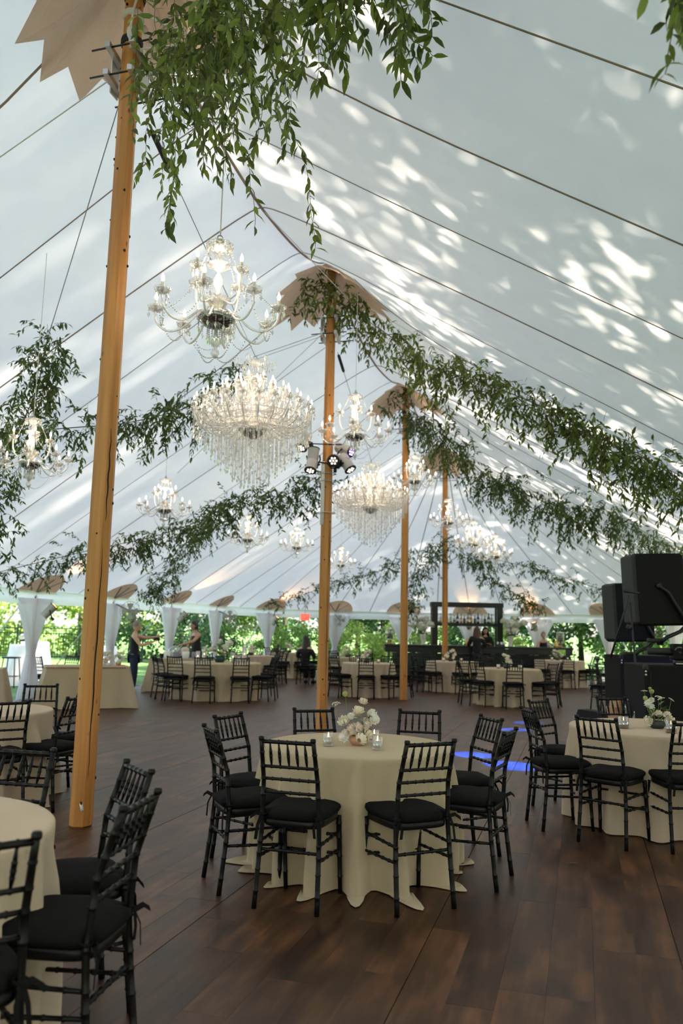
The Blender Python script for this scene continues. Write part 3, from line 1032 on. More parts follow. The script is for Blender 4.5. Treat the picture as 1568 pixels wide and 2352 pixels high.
def rect_cloth(cx, cy, lx, ly, yaw, label, m, seed, z=0., h=.765, flare=.16):
    rn = random.Random(seed); n = 40
    def outline(e, sc):
        pts = []
        for sx, sy, ex, ey in ((-1, -1, 1, -1), (1, -1, 1, 1), (1, 1, -1, 1), (-1, 1, -1, -1)):
            for i in range(n):
                f = i / n
                x = (sx + (ex - sx) * f) * lx / 2; y = (sy + (ey - sy) * f) * ly / 2
                k = len(pts)
                cf = max(0, 1 - 9 * min(f, 1 - f)) ** 1.5
                d_ = Vector((x / lx * 2 if abs(sx - ex) < .1 else (x / lx * 2) ** 5, y / ly * 2 if abs(sy - ey) < .1 else (y / ly * 2) ** 5, 0))
                if d_.length > 1: d_.normalize()
                wv = math.sin(k * .55 + seed) * .5 + math.sin(k * .31 + 2 * seed) * .5
                pts.append((Vector((x, y, 0)), d_, wv, cf))
        return pts
    base = outline(0, 1); rows = []
    for s in (.02, .6, .95):
        rows.append([Vector((p.x * s, p.y * s, h)) for p, d_, wv, cf in base + base[:1]])
    for dz in (.0, .012, .06, .14, .25, .38, .52, .64, .72, .755):
        f = dz / .765 * (.765 / h) ** 0; f = min(1, dz / (h - .01))
        row = []
        for p, d_, wv, cf in base + base[:1]:
            e = flare * f * (.35 + 1.25 * cf) + .045 * f * wv + .004
            row.append(Vector((p.x + d_.x * e, p.y + d_.y * e, h - dz * (h / .765))))
        rows.append(row)
    o = obj('tablecloth', MB().grid(rows), m, loc=(cx, cy, z), rot=(0, 0, yaw))
    return tag(o, label, 'tablecloth', 'long tablecloths')
def rect_table(cx, cy, lx, ly, yaw, tname, z=0.):
    t = thing('banquet_table', 'long folding table under the %s' % tname, 'table', (cx, cy, z), yaw, 'long tables under cloths')
    obj('tabletop', MB().bbox((0, 0, .742), (lx - .03, ly - .03, .03), .006), M['tablewood'], t)
    for sx in (-1, 1):
        for sy in (-1, 1):
            obj('leg', MB().tube([(sx * lx * .42, sy * ly * .36, .0), (sx * lx * .42, sy * ly * .36, .73)], .015, 8), M['whitemetal'], t)

# ------------------------------------------------------------------ flowers and candles
def petal_rows(L, w, curl, base=Vector((0, 0, 0)), dirv=None, n=4):
    rows = []
    for i in range(n + 1):
        f = i / n
        ww = w * math.sin(pi * min(1, .12 + f * .80)) ** .7
        y = L * math.sin(f * curl) / max(curl, .01); z = L * (1 - math.cos(f * curl)) / max(curl, .01)
        rows.append([Vector((ww * s, y - abs(s) * ww * .15, z + abs(s) * ww * .25)) for s in (-1, -.4, .4, 1)])
    return rows
def ranunculus(r, m, name='rose'):
    """ball of overlapping cupped petals"""
    mb = MB()
    for ring, (cnt, rad, tilt) in enumerate(((5, .30, .25), (6, .55, .45), (7, .78, .75), (8, 1.0, 1.0))):
        for k in range(cnt):
            a = 2 * pi * k / cnt + ring * .5
            rows = []
            for i in range(5):
                f = i / 4
                # meridian of a sphere from below up over the top
                th = -1.15 + (2.05 - .25 * ring * (1 if ring < 3 else 1.6)) * f
                R_ = r * rad * (1 + .03 * math.sin(k * 5 + ring))
                row = []
                for s in (-1, -.5, 0, .5, 1):
                    b = a + s * (2.9 / cnt) * (1 - .3 * f * f)
                    cz_ = math.cos(th) * R_; z = math.sin(th) * R_ * .92
                    e = 1 + .06 * (1 - abs(s)) * f + (.10 * f ** 3 if ring == 3 else 0)
                    row.append(Vector((cz_ * math.cos(b) * e, cz_ * math.sin(b) * e, z)))
                rows.append(row)
            mb.grid(rows)
    return mb.mesh(name, m)
def carnation(r, m, name='ruffled_bloom', seed=1):
    rn = random.Random(seed); mb = MB()
    mb.ball((0, 0, .30 * r), .66 * r, 10, 7)
    for k in range(26):
        a = rn.uniform(0, 2 * pi); el = rn.uniform(-.1, 1.5)
        d_ = Vector((math.cos(a) * math.cos(el), math.sin(a) * math.cos(el), math.sin(el)))
        s_ = d_.cross(Vector((.2, .1, 1))).normalized()
        rows = []
        for i in range(4):
            f = i / 3
            rows.append([d_ * r * (.15 + .85 * f) + s_ * s * r * .5 * f + Vector((0, 0, .09 * r * math.sin(s * 7 + k) * f)) for s in (-1, -.6, -.2, .2, .6, 1)])
        mb.grid(rows)
    return mb.mesh(name, m)
def umbel(r, m, name='lace_flower', seed=1):
    rn = random.Random(seed); mb = MB()
    for k in range(42):
        a = rn.uniform(0, 2 * pi); q = math.sqrt(rn.random()) * r
        mb.ball((q * math.cos(a), q * math.sin(a), .25 * r * (1 - (q / r) ** 2)), r * .13, 5, 3, (1, 1, .6))
    return mb.mesh(name, m)
def pod(r, m, name='seed_pod'):
    mb = MB(); mb.lathe([(.15 * r, -r), (.7 * r, -.75 * r), (r, 0), (.9 * r, .5 * r), (.5 * r, .75 * r), (.55 * r, .85 * r), (.1 * r, .7 * r)], sides=12, flute=.08, nfl=6)
    return mb.mesh(name, m)
FM = {'rose': ranunculus(.041, M['petal']), 'pink': ranunculus(.033, M['petalpink']), 'ruf': carnation(.034, M['petalwhite']), 'rufp': carnation(.03, M['petalpink'], seed=4),
      'lace': umbel(.03, M['petalwhite']), 'lacep': umbel(.027, M['petalpink'], seed=7), 'pod': pod(.02, M['greenpod']), 'bud': pod(.013, M['greenpod'], 'bud'),
      'hyd': carnation(.085, M['petalwhite'], 'hydrangea', 9), 'hydbig': carnation(.125, M['petalwhite'], 'hydrangea', 10)}
FNAME = {'rose': 'rose', 'pink': 'blush_rose', 'ruf': 'ruffled_bloom', 'rufp': 'blush_bloom', 'lace': 'lace_flower', 'lacep': 'blush_lace_flower', 'pod': 'seed_pod', 'bud': 'bud', 'hyd': 'hydrangea', 'hydbig': 'hydrangea'}
def bowl(t, r, h, m, prof=None):
    prof = prof or [(r * .62, 0), (r * .72, .004), (r * .98, h * .45), (r, h * .62), (r * .84, h), (r * .78, h), (r * .9, h * .6), (r * .6, .02), (.005, .018)]
    obj('bowl', MB().lathe(prof, sides=28), m, t)
LEAFV = [(0, 0, 0), (-.20, .35, .03), (0, .38, -.02), (.20, .35, .03), (-.13, .72, .01), (0, .72, -.05), (.13, .72, .01), (0, 1, -.10)]
LEAFF3 = [(0, 2, 1), (0, 3, 2), (1, 2, 4), (2, 5, 4), (2, 3, 5), (3, 6, 5), (4, 5, 7), (5, 6, 7)]
def arrangement(label, loc, bowlr, bowlh, bm, blooms, rz=0., scale=1., group='flower bowls on the tables', leaves=14, seed=1, vase=None):
    t = thing('flower_arrangement', label, 'flowers', loc, rz, group)
    if vase: vase(t)
    else: bowl(t, bowlr, bowlh, bm)
    stem = MB(); c0 = Vector((0, 0, bowlh * .55))
    rn = random.Random(seed)
    for kind, x, y, z, rx, ry in blooms:
        p = Vector((x, y, z))
        st = Vector((x * .25, y * .25, bowlh * .5))
        mid = st.lerp(p, .55) + Vector((x, y, 0)) * .15
        stem.tube([st, mid, p], [.0022, .0018, .0015], 5)
        link(FNAME[kind], FM[kind], t, p, (rx, ry, rn.random() * 6))
    obj('stems', stem, M['stem'], t, kind='stuff')
    ms = []
    for i in range(leaves):
        a = rn.uniform(0, 2 * pi); L = rn.uniform(.035, .065) * (bowlr / .055)
        m4 = Matrix.Translation((math.cos(a) * bowlr * rn.uniform(.2, .9), math.sin(a) * bowlr * rn.uniform(.2, .9), bowlh + rn.uniform(-.005, .10) * bowlr / .055)) @ Euler((rn.uniform(-.2, 1.1), 0, a - pi / 2)).to_matrix().to_4x4() @ Matrix.Diagonal((L, L, L, 1))
        ms.append(np.array(m4))
    scatter('foliage', LEAFV, LEAFF3, ms, M['tree1'], t, True, 'stuff')
    return t
def votive(label, loc, m, group, r=.034, h=.082, wh=.045, wr=.021):
    t = thing('votive_candle', label, 'candle', loc, RN.random() * 6, group)
    obj('glass_cup', MB().lathe([(.001, .001), (r * .93, .001), (r, .006), (r, h), (r * .94, h), (r * .92, .016), (.001, .014)], sides=24), m, t)
    obj('wax', MB().lathe([(.001, .017), (wr, .017), (wr, .015 + wh), (wr * .7, .012 + wh), (.001, .012 + wh)], sides=14), M['wax'], t)
    obj('flame', MB().lathe([(.0008, .013 + wh), (.0045, .02 + wh), (.0035, .03 + wh), (.0006, .042 + wh)], sides=8), M['flame'], t)
    return t

# ---- the centre table
X0, Y0 = .145, 5.52
round_table(X0, Y0, .61, 'sage cloth of the centre table')
round_cloth(X0, Y0, .622, 'sage linen cloth pooling on the floor, on the centre table with terracotta bowl', M['sage'], 5, flare=-.022, puddle=.20, flutes=[(R(a), h_, f0, w_) for a, h_, f0, w_ in ((-158, .11, .1, .06), (-141, .10, .2, .04), (-113, .13, .05, .045), (-91, .11, .0, .030), (-70, .12, .1, .04), (-36, .10, .05, .045), (-18, .08, .3, .04), (6, .12, .1, .05), (32, .08, .2, .06), (60, .1, .1, .05), (92, .1, .2, .06), (120, .08, .1, .05), (150, .1, .2, .05), (176, .12, .05, .06))])
g = 'black chairs round the centre table'
chair(-.262, 4.59, -17, 'black chair, back to the viewer, left of the nearest two at the centre table', g)
chair(.508, 4.63, 25, 'black chair, back to the viewer, right of the nearest two at the centre table', g)
chair(-.73, 5.01, -67, 'black chair seen side-on at the left of the centre table, ribbon tie dangling', g)
chair(-.73, 5.75, -119, 'black chair at the far left of the centre table, its cushion slipped off the frame', g)
chair(-.17, 6.27, 198, 'black chair beyond the centre table, in front of the second wooden pole', g)
chair(.63, 6.30, 168, 'black chair facing the viewer beyond the centre table, right of the flowers', g)
chair(1.08, 5.95, 109, 'black chair at the far right of the centre table, among the blue light patches', g)
chair(1.05, 5.18, 64, 'black chair at the near right of the centre table, ribbon bow on its post', g)
arrangement('white and blush ranunculus in a low terracotta bowl on the centre table', (.145, 5.46, .766), .063, .062, M['clay'], [
    ('rose', .0, -.02, .24, .2, .0), ('rose', -.105, -.01, .165, .3, -.6), ('rose', .022, -.075, .055, 1.2, .2), ('rose', .075, -.03, .09, .8, .6),
    ('pink', .03, .0, .295, .1, .2), ('ruf', .09, .02, .20, .3, .5), ('ruf', .105, .01, .165, .6, .8), ('ruf', -.05, .0, .175, .2, -.2), ('rufp', -.02, .04, .19, .1, .1),
    ('pink', .005, -.05, .135, .7, .0), ('rufp', -.045, -.055, .085, .9, -.3), ('rufp', -.01, -.065, .105, 1., 0), ('rufp', -.085, -.02, .075, .5, -1.), ('ruf', -.10, -.03, .05, .5, -1.2),
    ('rufp', .045, .01, .15, .2, .3), ('pink', -.06, -.045, .12, .8, -.5), ('rufp', .06, -.045, .13, .7, .4), ('lace', -.155, .0, .265, .1, -.5), ('pod', -.095, .02, .33, .1, -.25), ('lacep', -.03, .05, .13, 0, 0)], leaves=22, seed=4)
votive('clear ribbed glass votive left of the terracotta bowl', (-.055, 5.39, .766), M['glass'], 'votives on the centre table')
votive('clear ribbed glass votive in front and right of the terracotta bowl', (.262, 5.26, .766), M['glass'], 'votives on the centre table')
votive('clear glass votive half hidden behind the terracotta bowl', (.255, 5.60, .766), M['glass'], 'votives on the centre table')

# ---- the right table
X1, Y1 = 2.68, 6.92
round_table(X1, Y1, .685, 'beige cloth of the right table by the loudspeaker')
round_cloth(X1, Y1, .69, 'beige linen cloth on the right table, below the dark bowl of flowers', M['beige'], 8, flare=-.015, puddle=.0)
g = 'black chairs round the right table'
chair(1.95, 6.10, -42, 'black chair, back to the viewer, at the near left of the right table', g)
chair(2.575, 5.92, 0, 'black chair cut by the right edge, nearest at the right table', g)
chair(1.60, 6.68, -83, 'black chair seen side-on at the left end of the right table', g)
chair(1.90, 7.56, -137, 'black chair behind the side-on one at the right table, far left corner', g)
chair(2.72, 8.03, 190, 'black chair facing the viewer beyond the right table, in front of the floor monitor', g)
arrangement('white lace flowers and blush roses in a dark low bowl on the right table', (2.66, 6.80, .766), .068, .062, M['darkbowl'], [
    ('pink', .0, -.04, .13, .7, .0), ('pink', .075, -.02, .12, .6, .8), ('rose', -.085, -.05, .07, .9, -.9), ('rose', .08, -.06, .075, .9, .8), ('lace', .02, .0, .255, .2, .1), ('lace', .04, .0, .24, .3, .3),
    ('ruf', -.075, -.02, .20, .4, -.5), ('ruf', -.05, .0, .17, .3, -.3), ('ruf', -.03, .02, .215, .2, .2), ('lacep', -.09, .02, .30, .1, -.1), ('lacep', .125, .0, .235, .2, .6), ('pod', -.095, -.01, .245, .1, -.4),
    ('bud', -.05, .0, .325, 0, 0), ('pod', -.03, .02, .30, 0, .1), ('lacep', -.045, -.05, .12, .8, -.4), ('lace', .045, -.05, .10, .9, .2)], leaves=34, seed=9)
votive('smoky glass votive at the left of the dark flower bowl', (2.36, 6.74, .766), M['smoke'], 'smoky votives on the right table', .041, .095, .05, .028)
votive('smoky glass votive in front of the dark flower bowl, behind a chair back', (2.66, 6.52, .766), M['smoke'], 'smoky votives on the right table', .041, .095, .05, .028)

# ---- the two left tables
X2, Y2 = -1.72, 3.05
round_table(X2, Y2, .655, 'beige cloth at the lower left corner')
round_cloth(X2, Y2, .66, 'beige cloth of the nearest left table, cut by the left edge', M['beige'], 13, flare=-.015, puddle=.0)
g = 'black chairs round the nearest left table'
chair(-.73, 2.94, 81, 'large black chair at the lower left, right of the nearest cut-off table', g)
chair(-.90, 3.58, 124, 'black chair just behind the large one at the lower left', g)
chair(-1.01, 2.36, 38, 'black chair post and rails cut by the lower left corner', g)
chair(-1.53, 3.98, 168, 'black chair facing the viewer beyond the nearest left table', g)
X3, Y3 = -3.17, 7.18
round_table(X3, Y3, .635, 'beige cloth of the second left table')
round_cloth(X3, Y3, .64, 'beige cloth of the second left table, beside the nearest wooden pole', M['beige'], 17, flare=-.01, puddle=.02)
g = 'black chairs round the second left table'
chair(-2.24, 6.95, 72, 'black chair left of the nearest wooden pole, seat towards the left edge', g)
chair(-2.97, 8.15, 197, 'black chair facing the viewer beyond the second left table', g)
chair(-2.42, 7.68, 125, 'black chair whose back is hidden by the nearest wooden pole', g)
chair(-2.59, 6.42, 38, 'black chair, back turned, at the second left table, cut by the left edge', g)
votive('clear glass votive on the second left table at the left edge', (-3.02, 7.1, .766), M['glass'], 'votive on the second left table')

TABLE[0] = None
# ---- long tables on the left
d1 = math.atan2(.68, 1.11)
rect_table(-4.75, 15.2, 1.45, .74, .42, 'sage cloth behind the nearest wooden pole')
rect_cloth(-4.72, 15.25, 1.45, .74, .42, 'sage cloth on the long table seen past the nearest wooden pole', M['sage'], 3)
rect_table(-3.72, 19.6, 1.55, .76, .12, 'sage cloth where the caterers work')
rect_cloth(-3.72, 19.6, 1.55, .76, .12, 'sage floor-length cloth on the long table where the two caterers stand', M['sage'], 6)
rect_cloth(-6.95, 15.35, 1.2, .76, .3, 'sage cloth on the table cut by the left edge near the lawn', M['sage'], 9, z=GZ)
rect_table(-6.95, 15.35, 1.2, .76, .3, 'sage cloth cut by the left edge near the lawn', z=GZ)

# ---- round tables farther back: name, x, y, radius, cloth, chairs (x, y, yaw), flower bowl scale
FAR = [
 ('big round table by the caterers', -2.62, 17.75, .92, 'sage',
  [(-3.95, 17.45, -62, 'leftmost of the pair'), (-3.74, 17.02, -55, 'second of the left pair'), (-3.37, 16.72, -10, 'near left, back turned'), (-2.74, 16.57, -3, 'near middle, back turned'), (-2.03, 16.86, 10, 'near right, back turned'), (-1.55, 17.3, 72, 'right end, seen edge-on'), (-3.1, 18.95, 195, 'far left, facing the viewer'), (-2.3, 19.0, 172, 'far middle, facing the viewer'), (-1.5, 18.3, 118, 'far right side')]),
 ('round table by the left curtains', -2.42, 22.75, .56, 'beige',
  [(-1.62, 22.2, 60, 'near right'), (-1.5, 22.85, 98, 'right side'), (-3.1, 23.4, -140, 'far left'), (-1.85, 23.6, 150, 'far right'), (-3.1, 22.1, -45, 'near left')]),
 ('round table under the exit sign', -1.54, 25.9, .6, 'sage',
  [(-1.75, 25.0, -10, 'near left'), (-1.05, 25.1, 35, 'near right'), (-2.2, 26.5, -130, 'far left'), (-.75, 25.9, 90, 'right side')]),
 ('rear round table right of second pole', .31, 22.95, .6, 'sage',
  [(-.1, 22.1, -25, 'near left'), (.75, 22.1, 25, 'near right'), (-.15, 23.8, 205, 'far left'), (.75, 23.85, 160, 'far right')]),
 ('round table between second and third poles', .72, 19.15, .62, 'beige',
  [(.02, 18.62, -50, 'near left, turned aside'), (.63, 18.25, -3, 'near middle, back turned'), (1.25, 18.42, 28, 'near right'), (1.66, 19.05, 78, 'right end'), (.45, 20.1, 195, 'far left, facing the viewer'), (-.25, 19.2, -92, 'left end'), (1.2, 20.05, 152, 'far right')]),
 ('round table right of the third pole', 3.0, 21.3, .68, 'beige',
  [(2.3, 20.45, -30, 'near left, back turned'), (3.1, 20.2, 5, 'near middle, back turned'), (2.0, 20.95, -75, 'left end'), (2.05, 21.9, -120, 'far left'), (3.75, 20.6, 42, 'near right'), (3.0, 22.3, 180, 'far side, facing the viewer'), (3.85, 21.9, 125, 'far right')]),
 ('round table right of the fourth pole', 3.72, 17.68, .67, 'sage',
  [(2.93, 17.0, -40, 'near left, back turned'), (3.62, 16.75, -2, 'near middle, back turned'), (4.38, 17.0, 35, 'near right'), (4.72, 17.5, 80, 'right end, seen edge-on'), (2.75, 17.65, -88, 'left end'), (4.05, 18.65, 165, 'far right, facing the viewer'), (3.3, 18.68, 200, 'far left, facing the viewer')]),
 ('round table at the bar right end', 6.55, 24.0, .72, 'beige',
  [(6.5, 23.1, 0, 'near middle, back turned'), (5.85, 23.35, -35, 'near left'), (7.25, 23.25, 40, 'near right'), (7.55, 24.1, 95, 'right end'), (6.0, 24.9, 215, 'far left')]),
]
FB = [('rose', .0, -.02, .20, .2, .0), ('rose', -.10, -.01, .12, .3, -.6), ('rose', .02, -.075, .08, 1.2, .2), ('ruf', .08, -.02, .13, .8, .6), ('ruf', -.05, .0, .15, .2, -.2), ('rose', .06, .02, .22, .3, .3),
      ('ruf', -.07, -.05, .09, .9, -.3), ('lace', -.03, .0, .31, .1, .1), ('lacep', .1, .0, .17, .2, .5), ('pink', .04, -.06, .13, .8, .2)]
for ti, (nm, x, y, r, cl, chs) in enumerate(FAR):
    TABLE[0] = (x, y, r)
    round_table(x, y, r - .005, 'cloth of the ' + nm)
    round_cloth(x, y, r, '%s linen cloth on the %s' % (cl, nm), M[cl], 20 + ti, flare=-.01, puddle=.06 if cl == 'sage' else 0.)
    for cx_, cy_, yw, cl_ in chs:
        chair(cx_, cy_, yw, 'black chair, %s, at the %s' % (cl_, nm), 'black chairs at the far tables')
    if ti == 0: continue
    fa = arrangement('white flowers in a small dark bowl on the %s' % nm, (x - .05, y, .766), .06, .06, M['darkbowl'], FB, rz=ti * 1.3, seed=30 + ti, group='flower bowls on the far tables')
    fa.scale = (1.35,) * 3
    for q, (dx, dy) in enumerate(((-.25, -.12), (.22, -.1))):
        votive('lit glass votive %s of the flowers on the %s' % (('left', 'right')[q], nm), (x + dx, y + dy, .766), M['smoke'], 'votives on the far tables', .04, .09)
x, y = -2.62, 17.75
arrangement('big blush and white flower box on the big round table by the caterers', (x + .02, y, .766), .12, .14, M['tumbler'],
            [('hyd', -.16, -.05, .26, .5, -.4), ('hyd', .1, -.08, .3, .5, .3), ('rose', -.05, -.15, .2, 1, 0), ('hyd', .2, 0, .4, .2, .5), ('ruf', -.2, .0, .42, .2, -.4), ('rose', .05, -.14, .25, .9, .1), ('pink', .12, -.12, .22, .9, .2), ('hyd', -.02, 0, .42, .2, 0), ('lacep', .28, 0, .5, .2, .4), ('pink', -.1, -.12, .3, .8, -.2)], leaves=60, seed=77)
for q, (dx, h) in enumerate(((-.42, .24), (-.30, .34), (.32, .22), (.44, .13), (.55, .36))):
    votive('lit candle in a %s glass cylinder, %s along the big table by the caterers' % ('tall' if h > .3 else 'medium' if h > .15 else 'short', ordw[q]), (x + dx, y - .22 + .07 * q, .766), M['glass'], 'candle cylinders on the big table by the caterers', .045, h, h * .45, .03)
arrangement('loose cream flowers in a vase on the long table past the nearest pole', (-4.4, 15.3, .766), .06, .09, M['glass'], FB, seed=51, group='flowers on the long left table').scale = (1.2,) * 3
arrangement('cream orchids on the right half of the long table past the nearest pole', (-4.18, 15.42, .766), .05, .05, M['clay'], FB[:6], seed=52, group='flowers on the long left table').scale = (1.1,) * 3
votive('lit votive between the flowers on the long table past the nearest pole', (-4.30, 15.2, .766), M['glass'], 'votive on the long left table')
TABLE[0] = None
# chairs standing out on the lawn and beside the speakers
TABLE[0] = None
g = 'black chairs by the left lawn'
chair(-6.55, 17.6, -20, 'black chair on the lawn beside the left curtain', g, GZ)
chair(-6.05, 18.4, 170, 'black chair behind the long sage table past the nearest pole', g, GZ)
g = 'black chairs behind the loudspeakers'
chair(5.25, 16.6, -75, 'black chair left of the loudspeakers, lit blue', g)
chair(5.55, 17.3, -100, 'black chair behind the blue-lit chair by the loudspeakers', g)
chair(7.0, 21.6, -75, 'black chair near the far right curtain', g)
g = 'black chairs along the bar'
for k, bx in enumerate((1.9, 2.6, 3.4, 5.0, 5.6)):
    chair(bx, 24.45 - .02 * k, 180 + 12 * (k % 3 - 1), 'dark chair against the bar front, %s from the left' % ordw[k], g)

# ------------------------------------------------------------------ chandeliers
def lathe_obj(name, prof, m, parent, sides=14, flute=0., nfl=0, loc=None, rot=None):
    return obj(name, MB().lathe(prof, sides=sides, flute=flute, nfl=nfl), m, parent, loc=loc, rot=rot)
CUP = MB().lathe([(.008, -.016), (.022, -.014), (.046, .0), (.058, .022), (.062, .034), (.057, .034), (.042, .006), (.012, -.004)], sides=36, flute=.10, nfl=12).mesh('candle_cup', M['crystalcup'])
CANDLE = MB().lathe([(.0125, -.005), (.0125, .072), (.009, .075)], sides=8).mesh('candle', M['candle'])
BULB = MB().lathe([(.005, 0), (.0125, .012), (.0145, .026), (.010, .046), (.004, .062), (.0008, .072)], sides=8).mesh('bulb', M['bulb'])
def scurve(r, z0, zc, dip):
    """glass arm from the hub out, dipping and rising to the cup"""
    P = [Vector((.05, 0, z0)), Vector((r * .30, 0, z0 + .02)), Vector((r * .55, 0, z0 - dip * .8)), Vector((r * .80, 0, z0 - dip)), Vector((r * .98, 0, (z0 + zc) / 2 - dip * .6)), Vector((r, 0, zc))]
    out = []
    for i in range(len(P) - 1):
        a, b, c, d = P[max(i - 1, 0)], P[i], P[i + 1], P[min(i + 2, len(P) - 1)]
        for k in range(4):
            f = k / 4
            out.append(.5 * ((2 * b) + (c - a) * f + (2 * a - 5 * b + 4 * c - d) * f * f + (3 * b - a - 3 * c + d) * f ** 3))
    out.append(P[-1]); return out
def arm_mesh(r, z0, zc, dip, rad=.0088):
    pts = scurve(r, z0, zc, dip)
    mb = MB(); mb.tube(pts, [rad * (1 + .14 * (i % 2)) for i in range(len(pts))], 7)
    return mb.mesh('arm', M['crystalw'])
def drops(mb, p, n, r=.0075, step=.0155, end=True):
    for i in range(n): mb.octa((p[0], p[1], p[2] - step * i), r, r)
    if end: mb.octa((p[0], p[1], p[2] - step * n - .022), .0125, .028)
def swag(mb, a, b, sag, n, r=.0078):
    a, b = Vector(a), Vector(b)
    for i in range(n + 1):
        f = i / n; p = a.lerp(b, f); p.z -= sag * 4 * f * (1 - f); mb.octa(p, r, r)
def cup_set(t, am, r, a, zc, s=1.):
    ar = link('arm', am, t, rot=(0, 0, a))
    p = (r * math.cos(a), r * math.sin(a), zc)
    c = link('candle_cup', CUP, t, p); c.scale = (s,) * 3
    k = link('candle', CANDLE, t, (p[0], p[1], zc + .01)); k.scale = (s,) * 3
    b = link('bulb', BULB, k, (0, 0, .075))
    return p
def hook(t, z):
    obj('hook_ring', MB().tube([(.022 * math.cos(a), 0, z - .022 + .022 * math.sin(a)) for a in [2 * pi * k / 12 for k in range(12)]], .005, 6, closed=True), M['chrome'], t)
def glow(t, z, energy, r=.12):
    ld = bpy.data.lights.new('candle_glow', 'POINT'); ld.energy = energy; ld.color = (1.0, .80, .56); ld.shadow_soft_size = r
    lo = bpy.data.objects.new('candle_glow', ld); COL.objects.link(lo); lo.parent = t; lo.location = (0, 0, z); KIDS.setdefault(t.name, []).append(lo)
def build_small():
    """two-tier crystal chandelier, 8 + 4 lights; origin at the hook"""
    t = thing('crystal_chandelier', 'small chandelier', 'chandelier')
    hook(t, 0)
    lathe_obj('top_canopy', [(.012, -.045), (.03, -.05), (.105, -.075), (.112, -.085), (.095, -.115), (.05, -.145), (.015, -.16)], M['crystalcup'], t, 24, .06, 12)
    lathe_obj('chrome_cap', [(.012, -.03), (.03, -.04), (.034, -.055), (.012, -.066)], M['chrome'], t)
    lathe_obj('stem', [(.012, -.15), (.02, -.2), (.034, -.24), (.016, -.29), (.013, -.33), (.032, -.38), (.04, -.42), (.018, -.46), (.015, -.5), (.03, -.52), (.02, -.70)], M['crystalw'], t, 12)
    lathe_obj('collar_dish', [(.02, -.30), (.085, -.275), (.1, -.255), (.094, -.255), (.05, -.29), (.02, -.315)], M['crystalcup'], t, 24, .06, 12)
    lathe_obj('fan_vase', [(.028, -.71), (.045, -.64), (.075, -.58), (.105, -.545), (.10, -.545), (.07, -.585), (.03, -.66)], M['crystalw'], t, 24, .12, 12)
    lathe_obj('chrome_bowl', [(.145, -.70), (.15, -.715), (.135, -.745), (.10, -.775), (.05, -.795), (.012, -.80)], M['chrome'], t, 20)
    lathe_obj('bowl_rim', [(.13, -.69), (.158, -.695), (.162, -.71), (.15, -.72)], M['crystalcup'], t, 24, .05, 12)
    lathe_obj('finial', [(.012, -.79), (.02, -.86), (.045, -.89), (.05, -.92), (.02, -.955), (.012, -.965), (.03, -.985), (.036, -1.01), (.024, -1.035), (.004, -1.05)], M['crystal'], t, 14)
    am1 = arm_mesh(.50, -.70, -.645, .12); am2 = arm_mesh(.245, -.60, -.375, .02, .009)
    cups = [cup_set(t, am1, .50, pi / 8 + k * pi / 4, -.645) for k in range(8)]
    ups = [cup_set(t, am2, .245, pi / 5 + k * pi / 2, -.375) for k in range(4)]
    mb = MB()
    for k in range(8):
        a = cups[k]; b = cups[(k + 1) % 8]
        swag(mb, (a[0] * .93, a[1] * .93, a[2] - .02), (b[0] * .93, b[1] * .93, b[2] - .02), .17, 20)
        for j in range(4):
            an = j * pi / 2 + k
            drops(mb, (a[0] + .055 * math.cos(an), a[1] + .055 * math.sin(an), a[2] + .012), 2 + j % 3)
        if k % 2 == 0: swag(mb, (a[0] * .6, a[1] * .6, -.80), (0, 0, -1.03), .12, 20)
    for k in range(4):
        a = ups[k]
        swag(mb, (a[0] * .42, a[1] * .42, -.10), (a[0] * .9, a[1] * .9, a[2]), .02, 17)
        swag(mb, (a[0] * 1.15, a[1] * 1.15, a[2]), cups[(2 * k + 1) % 8], .05, 22)
        for j in range(4): drops(mb, (a[0] + .055 * math.cos(j * 1.57 + k), a[1] + .055 * math.sin(j * 1.57 + k), a[2] + .012), 2)
    for j in range(14):
        an = 2 * pi * j / 14; drops(mb, (.105 * math.cos(an), .105 * math.sin(an), -.09), 1 + j % 2)
        drops(mb, (.145 * math.cos(an), .145 * math.sin(an), -.72), 4 + j % 3)
        drops(mb, (.07 * math.cos(an), .07 * math.sin(an), -.79), 6)
    obj('crystal_beads', mb, M['crystal'], t, smooth=False, kind='stuff')
    glow(t, -.33, 4, .2)
    return t
